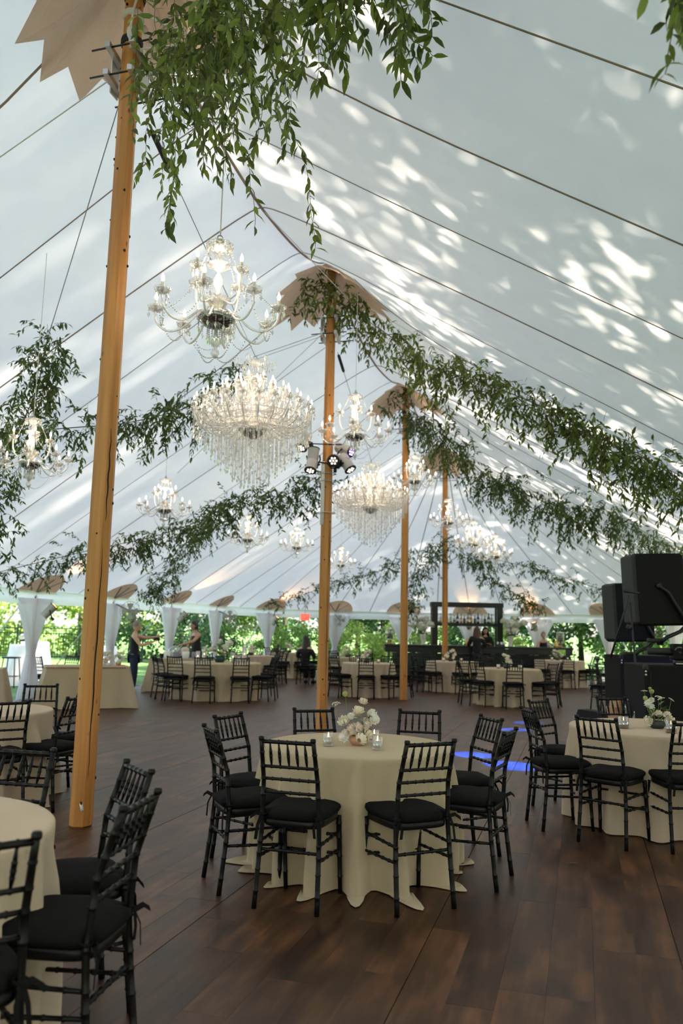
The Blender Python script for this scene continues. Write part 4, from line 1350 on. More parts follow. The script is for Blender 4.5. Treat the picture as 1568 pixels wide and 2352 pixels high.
def build_big():
    """many-tiered crystal chandelier with a cone of hanging strands; origin at the hook"""
    t = thing('grand_chandelier', 'large chandelier', 'chandelier')
    hook(t, 0)
    lathe_obj('top_canopy', [(.012, -.04), (.09, -.06), (.10, -.08), (.06, -.12), (.015, -.14)], M['crystal'], t, 20, .06, 10)
    lathe_obj('stem', [(.014, -.1), (.03, -.18), (.018, -.26), (.04, -.34), (.05, -.42), (.022, -.5), (.05, -.62), (.06, -.78), (.03, -.9), (.05, -1.0)], M['crystalw'], t, 12)
    lathe_obj('fan_vase', [(.03, -.50), (.06, -.40), (.10, -.30), (.135, -.24), (.125, -.24), (.08, -.32), (.03, -.46)], M['crystalw'], t, 24, .12, 12)
    for k in range(6):                                # plume arms at the top, hung with drops
        a = 2 * pi * k / 6
        pts = [(.04 * math.cos(a), .04 * math.sin(a), -.46), (.12 * math.cos(a), .12 * math.sin(a), -.30), (.16 * math.cos(a), .16 * math.sin(a), -.10), (.21 * math.cos(a), .21 * math.sin(a), -.03), (.26 * math.cos(a), .26 * math.sin(a), -.09)]
        obj('plume', MB().tube(pts, [.009, .009, .008, .008, .006], 6), M['crystalw'], t)
    lathe_obj('hub_bowl', [(.05, -.92), (.16, -.90), (.17, -.92), (.12, -.98), (.05, -1.02), (.01, -1.03)], M['chrome'], t, 20)
    tiers = [(24, .70, -.66, -.84, .08), (18, .56, -.555, -.78, .05), (12, .38, -.45, -.66, .04), (8, .23, -.36, -.52, .02)]
    mb = MB(); st = MB()
    for ti, (n, r, zc, z0, dip) in enumerate(tiers):
        am = arm_mesh(r, z0, zc, dip, .0095)
        for k in range(n):
            a = 2 * pi * (k + .5 * (ti % 2)) / n
            p = cup_set(t, am, r, a, zc, .72)
            b = (r * math.cos(a + 2 * pi / n), r * math.sin(a + 2 * pi / n), zc)
            swag(mb, (p[0] * .95, p[1] * .95, zc - .02), (b[0] * .95, b[1] * .95, zc - .02), .09, 9, .0065)
            for j in range(3): drops(mb, (p[0] + .04 * math.cos(j * 2.1 + k), p[1] + .04 * math.sin(j * 2.1 + k), zc + .005), 3)
            swag(mb, (p[0] * .9, p[1] * .9, zc - .1), (p[0] * .45, p[1] * .45, z0 + .05), .05, 14, .008)
            for j in range(5): drops(mb, (p[0] * (.9 - .12 * j) + .01 * math.sin(j * 5 + k), p[1] * (.9 - .12 * j), zc - .10 - .03 * math.sin(j * 2 + k)), 3 + j % 2, .008)
    for n, r, z, ln in ((60, .70, -.72, .24), (56, .64, -.78, .28), (50, .56, -.82, .32), (44, .48, -.86, .36), (38, .40, -.90, .42), (30, .31, -.94, .46), (24, .22, -.98, .52), (14, .12, -1.0, .58)):
        for k in range(n):
            a = 2 * pi * k / n + r * 7; L = ln * (1 + .12 * math.sin(k * 3.1))
            drops(st, (r * math.cos(a), r * math.sin(a), z), int(L / .0165), .0068, .0165)
    for k in range(6):
        a = 2 * pi * k / 6
        for j in range(4): drops(st, ((.24 - .03 * j) * math.cos(a + .1 * j), (.24 - .03 * j) * math.sin(a + .1 * j), -.06), 3 + j)
    obj('crystal_beads', mb, M['crystal'], t, smooth=False, kind='stuff')
    obj('crystal_strands', st, M['crystal'], t, smooth=False, kind='stuff')
    for z, r in ((-.80, .68), (-.84, .60), (-.88, .50), (-.92, .40), (-.96, .30)):
        obj('strand_ring', MB().tube([(r * math.cos(a), r * math.sin(a), z) for a in [2 * pi * k / 36 for k in range(36)]], .005, 5, closed=True), M['crystalw'], t)
    glow(t, -.50, 9, .35); glow(t, -.86, 6, .4)
    return t
def wire(label, a, b, r=.0035, m='wire', group='support wires', sag=0., extra=None):
    a, b = Vector(a), Vector(b); pts = [(a.lerp(b, f) - Vector((0, 0, sag * 4 * f * (1 - f)))) - a for f in [k / 10 for k in range(11)]]
    o = obj('support_wire', MB().tube(pts, r, 5), M[m], loc=a)
    tag(o, label, 'wire', group)
    return o
S0 = build_small()
SMALL = [  # u, v, z of hook, scale, label
 (0.02, .93, 4.70, 1.0, 'nearest small crystal chandelier, twelve candle bulbs, hanging by the nearest wooden pole'),
 (5.72, .56, 5.13, 1.0, 'small crystal chandelier just right of the second wooden pole'),
 (11.6, .36, 5.48, .92, 'small crystal chandelier in front of the third wooden pole, upper right'),
 (16.2, .44, 5.24, 1.0, 'small crystal chandelier hanging before the fourth wooden pole'),
 (15.5, 1.20, 4.52, .95, 'small crystal chandelier just right of the fourth wooden pole'),
 (15.0, 1.82, 4.07, .85, 'small crystal chandelier last to the right, low under the right slope'),
 (1.66, -2.0, 3.80, .78, 'small crystal chandelier at the left edge, in front of the greenery'),
 (6.5, -3.0, 4.08, .84, 'small crystal chandelier right of the nearest pole under the left slope'),
 (10.2, -3.0, 3.98, .82, 'small crystal chandelier below the first large chandelier'),
 (13.4, -3.0, 4.14, .80, 'small crystal chandelier left of the second pole, far under the left slope'),
 (17.5, -3.0, 4.06, .84, 'small crystal chandelier just right of the second pole, low and far away'),
]
for i, (u, v, z, s, lb) in enumerate(SMALL):
    p = T(u, v, z); grp = 'small crystal chandeliers'
    if i == 0:
        o = S0; o.location = p; o.rotation_euler = (0, 0, .35); o['label'] = lb; o['group'] = grp
    else:
        o = dup(S0, p, .4 + i * .7, lb, grp, s)
    top = canopy_z(u, v) - .03
    if i == 0: top = 5.7
    wire('thin cord holding the ' + lb.split(',')[0], p, T(u, v, top), .006 if i == 0 else .004, 'rope', 'chandelier cords')
B0 = build_big()
for i, (u, v, z) in enumerate(((3.03, .02, 4.78), (8.93, .02, 4.74))):
    lb = ('first large many-tiered crystal chandelier, left of the second wooden pole', 'second large many-tiered crystal chandelier, between the second and third poles')[i]
    p = T(u, v, z)
    if i == 0: B0.location = p; B0['label'] = lb; B0['group'] = 'large crystal chandeliers'; B0.rotation_euler = (0, 0, .2)
    else: dup(B0, p, 1.1, lb, 'large crystal chandeliers')
    ua = BAY * i
    nm = ('first', 'second')[i]
    wire('steel wire from the %s pole up to the %s large chandelier' % (('nearest', 'second')[i], nm), T(ua + .25, .05, 6.02), p, .0045)
    wire('steel wire from the %s pole down to the %s large chandelier' % (('second', 'third')[i], nm), T(ua + BAY - .25, .05, 6.2), p, .0045)
    tn = obj('turnbuckle', MB().lathe([(.012, -.2), (.026, -.17), (.026, .17), (.012, .2)], sides=8), M['black'])
    a, b = T(ua + .25, .05, 6.02), p
    tn.location = a.lerp(b, .09); tn.rotation_euler = (b - a).to_track_quat('Z', 'Y').to_euler()
    tag(tn, 'black ratchet handle on the wire below the %s pole bracket' % ('nearest', 'second')[i], 'ratchet', 'wire ratchets')

# ------------------------------------------------------------------ garlands
LF_V = [(0, 0, 0), (-.15, .30, .03), (0, .33, -.02), (.15, .30, .03), (-.14, .62, -.01), (0, .64, -.07), (.14, .62, -.01), (0, 1, -.20)]
LF_ME = {}
def leaf_mesh(mname):
    if mname not in LF_ME:
        mb = MB(); mb.add([Vector(q) for q in LF_V], LEAFF3); LF_ME[mname] = mb.mesh('leaf', M[mname])
    return LF_ME[mname]
def catmull(P, n=14):
    P = [Vector(p) for p in P]; out = []
    for i in range(len(P) - 1):
        a, b, c, d = P[max(i - 1, 0)], P[i], P[i + 1], P[min(i + 2, len(P) - 1)]
        for k in range(n):
            f = k / n
            out.append(.5 * ((2 * b) + (c - a) * f + (2 * a - 5 * b + 4 * c - d) * f * f + (3 * b - a - 3 * c + d) * f ** 3))
    out.append(P[-1]); return out
def garland(label, path, vines, vlen, leafL, seed, nparts=0, mname='leaf', hang=(), radius=.15, group=None, dens=2.3, droop=.4):
    """path: list of points; hang: (fraction, length, count) bunches of hanging vines"""
    rn = random.Random(seed); vines = int(vines * dens); vlen = (vlen[0] * .7, vlen[1] * .72)
    line = catmull(path)
    base = line[0].copy()
    t = thing('leaf_garland', label, 'garland', base, 0, group or 'smilax garlands')
    obj('vine_stem', MB().tube([p - base for p in line], .007, 5), M['twig'], t)
    leaves = []; tw = MB()
    starts = [(rn.random(), rn.uniform(*vlen), None) for _ in range(vines)]
    for f, L, cnt in hang:
        starts += [(min(1, max(0, f + rn.uniform(-.04, .04))), L * rn.uniform(.3, 1.) * rn.uniform(.6, 1), 'h') for _ in range(int(cnt * 1.1))]
    for f, L, md in starts:
        x = f * (len(line) - 1); i = min(int(x), len(line) - 2); p = line[i].lerp(line[i + 1], x - i)
        along = (line[i + 1] - line[i]).normalized()
        p = p + Vector((rn.gauss(0, radius * .5), rn.gauss(0, radius * .5), rn.gauss(0, radius * .4)))
        d_ = Vector((rn.gauss(0, .6), rn.gauss(0, .6), rn.gauss(-.1, .55))) + along * rn.choice((-1, 1)) * rn.uniform(.2, 1.0)
        if md == 'h': d_ = Vector((rn.gauss(0, .5), rn.gauss(0, .5), -.8))
        d_.normalize(); step = leafL * .42; n = max(3, int(L / step)); pts = [p.copy()]
        for k in range(n):
            d_ = (d_ + Vector((rn.gauss(0, .16), rn.gauss(0, .16), rn.gauss(0, .14) - (droop * .35 if md is None else .22)))).normalized()
            p = p + d_ * step; pts.append(p.copy())
            s_ = d_.cross(Vector((rn.gauss(0, .3), rn.gauss(0, .3), 1))).normalized()
            sg = 1 if k % 2 else -1
            for rep in range(2 if rn.random() < .35 else 1):
                ld = (d_ * rn.uniform(.15, .7) + s_ * sg * rn.uniform(.4, 1.) + Vector((rn.gauss(0, .2), rn.gauss(0, .2), -rn.uniform(-.15, .95)))).normalized()
                leaves.append((p.copy(), ld, leafL * rn.uniform(.65, 1.2), rn.uniform(-pi, pi)))
                sg = -sg
        tw.tube([q - base for q in pts], [.0022] * len(pts), 3, caps=False)
    obj('twigs', tw, M['twig'], t, kind='stuff')
    mats = []
    for p, ld, L, roll in leaves:
        w_ = p - P1; w_.z = 0
        if p.z + L * .3 > canopy_z(w_.dot(DU), w_.dot(NV)) - .05: continue
        up = Vector((0, 0, 1)); x = ld.cross(up)
        if x.length < .05: x = Vector((1, 0, 0))
        x.normalize(); z = x.cross(ld)
        m4 = Matrix((x, ld, z)).transposed().to_4x4()
        m4 = m4 @ Matrix.Rotation(roll * .35, 4, 'Y') @ Matrix.Diagonal((L, L, L, 1))
        m4.translation = p - base
        mats.append(((p - CAMP).length, m4))
    if nparts:
        mats.sort(key=lambda q: q[0])
        me = leaf_mesh(mname)
        vis = [q for q in mats if in_frame(base + q[1].translation)]
        pick = vis[:nparts]; ids = {id(q) for q in pick}
        for dist, m4 in pick:
            o = link('leaf', me, t); o.matrix_basis = m4
        mats = [q for q in mats if id(q) not in ids]
    if mats:
        scatter('foliage', LF_V, LEAFF3, [np.array(q[1]) for q in mats], M[mname], t, True, 'stuff')
    return t
def in_frame(p):
    q = p - CAMP; z = q.dot(_fw)
    if z < .3: return False
    x = 784 + 1829 * q.dot(_cr) / z; y = 1176 - 1829 * q.dot(_cu) / z
    return -20 < x < 1590 and -20 < y < 2370
def TP(L): return [T(*q) for q in L]

garland('large leafy garland nearest the viewer, sweeping from the first pole across the top', TP([(-.15, .62, 6.15), (-.5, .95, 6.0), (-1.1, 1.45, 5.83), (-1.6, 2.05, 5.48), (-1.9, 2.55, 5.18), (-2.05, 2.85, 5.0)]), 92, (.35, .8), .105, 2, 300, 'leaf',
        hang=((.12, .95, 6), (.3, 1.15, 6), (.16, 1.5, 4), (.38, 2.2, 16), (.44, 2.0, 7), (.6, 1.3, 3), (.72, .55, 3), (.8, .6, 3), (.95, 1.2, 4), (.99, .9, 4)), radius=.36, dens=2.1, droop=.3)
garland('few hanging leaves of a garland at the top right corner', TP([(-2.75, 4.3, 3.95), (-2.9, 4.05, 3.86), (-3.0, 3.85, 3.95)]), 3, (.15, .25), .085, 4, 60, 'leaf', hang=((.42, .60, 5), (.55, .62, 4)), radius=.05)
garland('long thick garland from the second pole across to the right edge', TP([(6.0, -.25, 7.0), (5.9, .35, 6.55), (5.8, 1.1, 5.95), (5.65, 1.8, 5.35), (5.5, 2.5, 5.05), (5.35, 3.1, 4.72), (5.2, 3.65, 4.38), (5.05, 4.2, 3.98), (4.9, 4.75, 3.62), (4.7, 5.4, 3.05), (4.6, 6.2, 2.7)]), 150, (.35, .85), .11, 5, 300, 'leaf',
        hang=((.02, .5, 4), (.12, .9, 10), (.2, 1.1, 10), (.3, .9, 12), (.42, .7, 10), (.52, .8, 12), (.6, .8, 10), (.68, .9, 16), (.76, 1.1, 18), (.84, 1.0, 16)), radius=.3)
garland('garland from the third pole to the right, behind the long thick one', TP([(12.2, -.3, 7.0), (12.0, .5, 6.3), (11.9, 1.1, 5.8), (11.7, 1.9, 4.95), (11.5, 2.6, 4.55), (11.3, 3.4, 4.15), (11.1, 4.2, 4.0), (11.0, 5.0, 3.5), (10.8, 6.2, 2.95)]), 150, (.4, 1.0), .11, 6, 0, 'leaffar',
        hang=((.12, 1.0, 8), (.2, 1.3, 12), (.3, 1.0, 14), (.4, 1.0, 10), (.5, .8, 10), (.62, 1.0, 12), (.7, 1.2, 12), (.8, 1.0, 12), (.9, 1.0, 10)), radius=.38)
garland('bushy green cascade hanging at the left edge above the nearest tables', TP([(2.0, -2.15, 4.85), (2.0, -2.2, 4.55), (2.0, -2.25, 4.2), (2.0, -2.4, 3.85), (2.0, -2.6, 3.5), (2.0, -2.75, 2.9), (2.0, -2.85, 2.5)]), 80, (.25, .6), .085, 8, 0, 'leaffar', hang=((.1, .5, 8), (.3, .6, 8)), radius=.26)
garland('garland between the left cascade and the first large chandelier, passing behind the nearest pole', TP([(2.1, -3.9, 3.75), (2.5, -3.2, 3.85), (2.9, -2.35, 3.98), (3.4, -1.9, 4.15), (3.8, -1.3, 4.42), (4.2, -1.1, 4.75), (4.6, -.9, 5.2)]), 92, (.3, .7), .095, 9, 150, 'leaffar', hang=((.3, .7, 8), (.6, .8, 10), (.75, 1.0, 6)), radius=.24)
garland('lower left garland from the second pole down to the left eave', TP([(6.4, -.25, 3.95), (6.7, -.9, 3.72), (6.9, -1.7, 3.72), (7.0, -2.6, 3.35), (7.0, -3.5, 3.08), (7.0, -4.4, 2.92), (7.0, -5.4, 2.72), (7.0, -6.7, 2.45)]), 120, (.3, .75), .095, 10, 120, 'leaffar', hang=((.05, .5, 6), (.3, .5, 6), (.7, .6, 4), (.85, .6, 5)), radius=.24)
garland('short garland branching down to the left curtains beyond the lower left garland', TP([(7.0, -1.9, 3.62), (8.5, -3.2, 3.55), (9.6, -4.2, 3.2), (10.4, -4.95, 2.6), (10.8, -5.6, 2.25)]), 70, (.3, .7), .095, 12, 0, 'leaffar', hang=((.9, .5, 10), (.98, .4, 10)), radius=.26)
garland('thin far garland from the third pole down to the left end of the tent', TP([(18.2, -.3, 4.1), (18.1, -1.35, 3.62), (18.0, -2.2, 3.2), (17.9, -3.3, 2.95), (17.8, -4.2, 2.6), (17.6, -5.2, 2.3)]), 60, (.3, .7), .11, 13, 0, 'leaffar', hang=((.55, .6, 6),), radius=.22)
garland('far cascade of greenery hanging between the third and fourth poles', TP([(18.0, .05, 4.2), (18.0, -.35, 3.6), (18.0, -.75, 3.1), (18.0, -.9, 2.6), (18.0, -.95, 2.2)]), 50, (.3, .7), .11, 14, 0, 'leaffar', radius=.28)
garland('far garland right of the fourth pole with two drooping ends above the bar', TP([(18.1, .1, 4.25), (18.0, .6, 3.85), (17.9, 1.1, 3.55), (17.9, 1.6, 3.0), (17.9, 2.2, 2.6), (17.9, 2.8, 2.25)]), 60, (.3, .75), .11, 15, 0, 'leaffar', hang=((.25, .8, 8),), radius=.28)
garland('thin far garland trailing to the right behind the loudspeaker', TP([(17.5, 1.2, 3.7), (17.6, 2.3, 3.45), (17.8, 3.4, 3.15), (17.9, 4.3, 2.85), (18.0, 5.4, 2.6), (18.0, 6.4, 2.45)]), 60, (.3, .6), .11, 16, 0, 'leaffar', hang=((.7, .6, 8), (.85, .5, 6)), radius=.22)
wire('white rope from the nearest pole to the large near garland', T(-.05, .1, 6.85), T(-.6, 1.2, 5.85), .009, 'rope', 'ropes at the nearest pole')
wire('taut white cord from the nearest pole bracket into the near garland', T(-.1, .1, 6.46), T(-.75, 1.6, 5.78), .007, 'rope', 'ropes at the nearest pole')
wire('white cord running left from the nearest pole bracket', T(0, -.2, 6.3), T(.1, -3.4, 4.75), .006, 'rope', 'ropes at the nearest pole')
wire('grey cable from the nearest pole bracket down to the left cascade', T(.1, -.15, 6.15), T(2.0, -2.15, 4.85), .005, 'wire', 'ropes at the nearest pole')
wire('thin wire running along the ridge past the second pole head', T(3.1, .05, 6.68), T(6.0, .45, 6.6), .006, 'rope', 'ridge cords')
wire('thin wire from the second pole down to the long garland', T(6.0, .1, 6.95), T(5.5, 2.6, 5.1), .006, 'rope', 'ridge cords')
wire('thin wire from the second pole down to the lower left', T(6.1, -.1, 6.25), T(6.9, -3.0, 4.2), .004, 'wire', 'ridge cords')
wire('thin wire from the second pole behind the first large chandelier', T(6.1, -.1, 6.2), T(4.6, -1.1, 5.2), .004, 'wire', 'ridge cords')
o = link('leaf', leaf_mesh('leaf'), loc=(1.63, 5.60, .012), rot=(.05, .08, 1.3)); o.scale = (.07,) * 3; o.name = 'fallen_leaf'
tag(o, 'single fallen leaf on the floor between the centre and right tables', 'leaf')

# ------------------------------------------------------------------ stage lamps on the second pole
lb = T(BAY, -.115, 0)
t = thing('lamp_bracket', 'white bracket bar strapped to the second pole, carrying the stage lamps', 'bracket', (-.30, 12.20, 3.2))
obj('bar', MB().bbox((0, 0, .42), (.06, .03, 1.0), .004), M['whitemetal'], t)
for z in (.12, .62, .74): obj('strap', MB().tube([(.14 * math.cos(a) + .055, .09 + .12 * math.sin(a), z) for a in [2 * pi * k / 16 for k in range(16)]], .022, 4, closed=True, flat=.3), M['whitemetal'], t)
obj('crossbar', MB().tube([(-.22, 0, .92), (.36, -.05, .86)], .012, 8), M['blackmetal'], t)
obj('crossbar', MB().tube([(-.30, 0, 1.20), (.30, .02, 1.20)], .010, 8), M['blackmetal'], t)
def par(x, y, z, aim, label, lens='lens', s=1., cat='lamp', group='stage lamps on the second pole', body='greycan'):
    q = Vector(aim).normalized().to_track_quat('Z', 'Y')
    t = bpy.data.objects.new('stage_lamp', None); COL.objects.link(t); t.location = (x, y, z); t.rotation_mode = 'QUATERNION'; t.rotation_quaternion = q; t.scale = (s,) * 3
    tag(t, label, cat, group)
    obj('housing', MB().lathe([(.02, -.20), (.07, -.195), (.085, -.17), (.088, .07), (.094, .075), (.094, .09), (.08, .09), (.08, .07)], sides=20), M[body], t)
    obj('front_ring', MB().lathe([(.082, .085), (.098, .085), (.098, .10), (.082, .10)], sides=20), M['black'], t)
    mb = MB(); mb.lathe([(.078, .088), (.078, .092), (.001, .094)], sides=20)
    for k in range(7):
        a = k * pi / 3; r = .046 if k else 0
        mb.ball((r * math.cos(a), r * math.sin(a), .092), .017, 8, 4)
    obj('lens', mb, M[lens], t)
    obj('yoke', MB().tube([(-.105, 0, -.02), (-.105, -.06, -.06), (-.06, -.13, -.10), (.06, -.13, -.10), (.105, -.06, -.06), (.105, 0, -.02)], .012, 6), M['black'], t)
    obj('clamp', MB().bbox((0, -.165, -.11), (.05, .07, .05), .006), M['blackmetal'], t)
    return t
par(-.48, 12.10, 4.03, (-.15, -.42, -.95), 'grey stage lamp lowest left of the second pole, lit face down')
par(-.46, 12.16, 4.22, (.05, .2, .9), 'grey stage lamp left of the second pole, seen from its back')
par(-.13, 12.00, 4.10, (-.1, -.9, -.28), 'stage lamp on the second pole facing the viewer, lit white')
par(.08, 12.10, 4.05, (.5, -.3, -.85), 'grey stage lamp right of the second pole, aimed down right')
par(-.62, 12.2, 4.40, (-.3, -.4, -.8), 'stage lamp half hidden by the crystals of the first large chandelier')
par(.06, 12.3, 4.33, (.75, -.5, -.35), 'stage lamp with a violet lens right of the second pole', 'lensblue')
# its blue beams really fall on the floor
for k, (tx, ty, wd, en) in enumerate(((3.29, 14.16, 5.0, 330), (2.83, 13.11, 5.5, 420), (1.72, 10.36, 6.5, 330), (2.05, 9.6, 7.0, 400))):
    ld = bpy.data.lights.new('blue_beam', 'SPOT'); ld.energy = en * 45; ld.color = (.0, .075, 1.0); ld.spot_size = R(wd); ld.spot_blend = .5; ld.shadow_soft_size = .02
    lo = bpy.data.objects.new('blue_beam', ld); COL.objects.link(lo)
    src = Vector((.14, 12.22, 4.29)); lo.location = src
    lo.rotation_euler = (src - Vector((tx, ty, 0))).to_track_quat('Z', 'Y').to_euler()

# spot cans and fans at the side poles
def eave_can(i, label, lens=True):
    u, v, (ou, ov) = EAVE[i]
    p = T(u - ou * .42, v - ov * .42, 1.83)
    d = -(DU * ou + NV * ov) * .75 + Vector((0, 0, 1)) + DU * .5
    o = par(p.x, p.y, p.z, d, label, 'lensamber', 1.05, 'lamp', 'amber uplights at the side poles')
    ld = bpy.data.lights.new('amber_uplight', 'SPOT'); ld.energy = 40; ld.color = (1.0, .50, .18); ld.spot_size = R(60); ld.spot_blend = .6; ld.shadow_soft_size = .05
    lo = bpy.data.objects.new('amber_uplight', ld); COL.objects.link(lo)
    dn = d.normalized(); lo.location = p + dn * .14; lo.rotation_euler = (-dn).to_track_quat('Z', 'Y').to_euler()
for i, w_ in ((3, 'first curtain from the left edge'), (5, 'third curtain from the left edge'), (7, 'curtain left of the exit sign'), (11, 'curtain behind the right part of the bar'), (10, 'curtain behind the bar frame')):
    eave_can(i, 'grey can lamp with amber light at the %s' % w_)
def fan(i, label):
    u, v, (ou, ov) = EAVE[i]
    p = T(u - ou * .5, v - ov * .5, 1.88)
    t = thing('wall_fan', label, 'fan', p, 0, 'cage fans at the side poles')
    d = (Vector((0, 0, 1.5)) - p); d.normalize(); q = d.to_track_quat('Z', 'Y').to_matrix()
    mb = MB()
    for k in range(20):
        a = 2 * pi * k / 20
        mb.tube([q @ Vector((.03 * math.cos(a), .03 * math.sin(a), .09)), q @ Vector((.18 * math.cos(a), .18 * math.sin(a), .07)), q @ Vector((.24 * math.cos(a), .24 * math.sin(a), 0)), q @ Vector((.17 * math.cos(a), .17 * math.sin(a), -.07))], .004, 4)
    for r, z in ((.24, 0), (.14, .08)):
        mb.tube([q @ Vector((r * math.cos(a), r * math.sin(a), z)) for a in [2 * pi * k / 24 for k in range(24)]], .006, 4, closed=True)
    obj('cage', mb, M['greycan'], t)
    for k in range(4):
        a = k * pi / 2
        rows = [[q @ Vector((r * math.cos(a + s * .45), r * math.sin(a + s * .45), .02 * s)) for s in (-1, -.3, .3, 1)] for r in (.04, .12, .20)]
        obj('fan_blade', MB().grid(rows), M['greycan'], t)
    obj('motor', MB().lathe([(.001, -.14), (.05, -.13), (.06, -.05), (.03, .0)], mt=q, sides=12), M['greycan'], t)
    e = T(u - ou * .1, v - ov * .1, 2.05) - p
    obj('mount_arm', MB().tube([q @ Vector((0, 0, -.12)), e * .6, e], .014, 6), M['blackmetal'], t)
fan(4, 'grey cage fan above the two caterers at the second left curtain')
fan(6, 'grey cage fan at the curtain near the left corner')
fan(8, 'grey cage fan at the curtain just right of the second pole')
t = thing('exit_sign', 'red exit sign hanging in front of the valance left of the second pole', 'sign', (-1.22, 28.6, 1.95))
obj('plate', MB().bbox((0, 0, 0), (.32, .03, .24), .005), M['exitred'], t)
tc = bpy.data.curves.new('lettering', 'FONT'); tc.body = 'EXIT'; tc.size = .13; tc.align_x = 'CENTER'; tc.align_y = 'CENTER'; tc.extrude = .002
tmp = bpy.data.objects.new('tmp', tc); COL.objects.link(tmp); lme = bpy.data.meshes.new_from_object(tmp.evaluated_get(bpy.context.evaluated_depsgraph_get())); bpy.data.objects.remove(tmp)
lme.materials.clear(); lme.materials.append(M['whitemetal']); link('lettering', lme, t, (0, -.02, 0), (pi / 2, 0, 0))
_w = Vector((-1.22, 28.6, 0)) - P1
obj('hanger', MB().tube([(0, 0, .12), (0, .0, canopy_z(_w.dot(DU), _w.dot(NV)) - 1.95 - .02)], .006, 5), M['blackmetal'], t)

# ------------------------------------------------------------------ sound equipment on the right
def pa_top(x, y, z, yaw, label, lean=0.):
    t = thing('loudspeaker', label, 'loudspeaker', (x, y, z), yaw, 'loudspeakers on yokes')
    rot = Euler((lean, R(-2), 0)).to_matrix()
    mb = MB(); mb.bbox((0, 0, .42), (.60, .36, .84), .025, rot); obj('cabinet', mb, M['speaker'], t, smooth=False)
    mb = MB(); mb.bbox((-.285, .0, .42), (.075, .345, .80), .02, rot); obj('grille', mb, M['grille'], t, smooth=False)
    mb = MB(); pts = [rot @ Vector(q) for q in ((-.02, -.20, .46), (.08, -.20, .38), (.26, -.205, .06), (.27, -.20, .0))]
    pts += [Vector((.20, -.20, -.06)), Vector((.05, -.17, -.13)), Vector((.0, -.12, -.19))]
    mb.tube(pts, .038, 6, flat=.55); obj('yoke', mb, M['blackmetal'], t)
    obj('pivot', MB().lathe([(.035, 0), (.035, .03), (.02, .04)], c=rot @ Vector((-.02, -.18, .46)), mt=Matrix.Rotation(pi / 2, 3, 'X'), sides=14), M['blackmetal'], t)
    obj('mount_shoe', MB().bbox((-.05, -.08, -.17), (.16, .12, .05), .01), M['black'], t)
    obj('pole_socket', MB().lathe([(.04, -.22), (.04, -.15)], c=(0, -.1, 0), sides=12), M['blackmetal'], t)
    return t
pa_top(3.72, 9.45, 1.645, R(4), 'black loudspeaker on a yoke at the right edge, nearer of the two')
pa_top(4.22, 11.7, 1.44, R(10), 'black loudspeaker half hidden behind the nearer one')
def sub(x, y, w, d, h, label, yaw):
    t = thing('subwoofer', label, 'loudspeaker', (x, y, 0), yaw, 'black bass cabinets')
    obj('cabinet', MB().bbox((0, 0, h / 2), (w, d, h), .015), M['speaker'], t, smooth=False)
    for sx in (-1, 1):
        for z in (.03, h - .03): obj('corner', MB().bbox((sx * (w / 2 - .015), -d / 2 + .012, z), (.05, .05, .06), .008), M['black'], t)
    obj('side_groove', MB().box((-w / 2 + .06, -d / 2 - .001, h / 2), (.006, .004, h * .92)), M['gap'], t)
    obj('handle', MB().tube([(.14 * math.cos(a), -d / 2 - .012, h * .52 + .10 * math.sin(a)) for a in [pi * k / 10 for k in range(11)]], .018, 6), M['black'], t)
    for k in range(2): obj('latch', MB().ball((-w / 2 + .012, -d / 2 - .004, h - .07 - .035 * k), .012, 8, 5), M['screwmetal'], t)
    return t
sub(3.84, 9.0, 1.1, .75, 1.22, 'tall black bass cabinet under the nearer loudspeaker', R(-3))
sub(4.34, 11.75, .75, .6, 1.25, 'black bass cabinet under the farther loudspeaker', R(4))
t = thing('swivel_head', 'black lamp-like mixer head with a dial on top of the nearer bass cabinet', 'control box', (3.72, 8.78, 1.222), R(-6))
obj('body', MB().bbox((0, 0, .14), (.19, .15, .17), .012), M['speaker'], t, smooth=False)
obj('foot', MB().bbox((-.02, 0, .028), (.11, .11, .06), .008), M['blackmetal'], t)
obj('barrel', MB().lathe([(.03, -.26), (.038, -.25), (.038, 0), (.03, .01)], c=(-.09, 0, .14), mt=Matrix.Rotation(pi / 2, 3, 'Y'), sides=14), M['black'], t)
obj('knob', MB().lathe([(.02, 0), (.02, .02), (.01, .024)], c=(.05, -.075, .15), mt=Matrix.Rotation(pi / 2, 3, 'X'), sides=12), M['screwmetal'], t)
obj('dial', MB().lathe([(.018, 0), (.015, .02), (.001, .022)], c=(-.035, -.075, .13), mt=Matrix.Rotation(pi / 2, 3, 'X'), sides=12), M['black'], t)
mb = MB()
for k in range(9):
    a = .5 + k * .2; mb.box((-.035 + .05 * math.cos(a + .6), -.0765, .14 + .05 * math.sin(a + .6)), (.003, .002, .012), rot=(0, -(a + .6) + pi / 2, 0))
obj('scale_marks', mb, M['screwmetal'], t, smooth=False)
obj('base_plate', MB().box((-.02, -.055, .012), (.10, .02, .012)), M['screwmetal'], t)
for k, (a_, b_, c_, mm) in enumerate((((3.86, 8.9, 1.45), (3.95, 9.0, 1.62), (4.35, 8.9, 1.72), 'black'), ((3.84, 8.85, 1.40), (4.1, 8.85, 1.55), (4.5, 8.9, 1.42), 'blackmetal'))):
    pts = catmull([a_, b_, c_], 8); b0 = Vector(pts[0])
    o = obj('cable', MB().tube([p - b0 for p in pts], .009, 6), M[mm], loc=b0); tag(o, ('black cable arching from the control box to the right', 'second black cable drooping behind the control box')[k], 'cable', 'cables at the loudspeaker')
t = thing('microphone_stand', 'thin black boom microphone stand in front of the loudspeakers', 'microphone stand', (3.36, 9.1, 0))
obj('shaft', MB().tube([(0, 0, .02), (-.01, 0, 1.0), (-.05, .02, 1.9)], [.014, .013, .010], 8), M['blackmetal'], t)
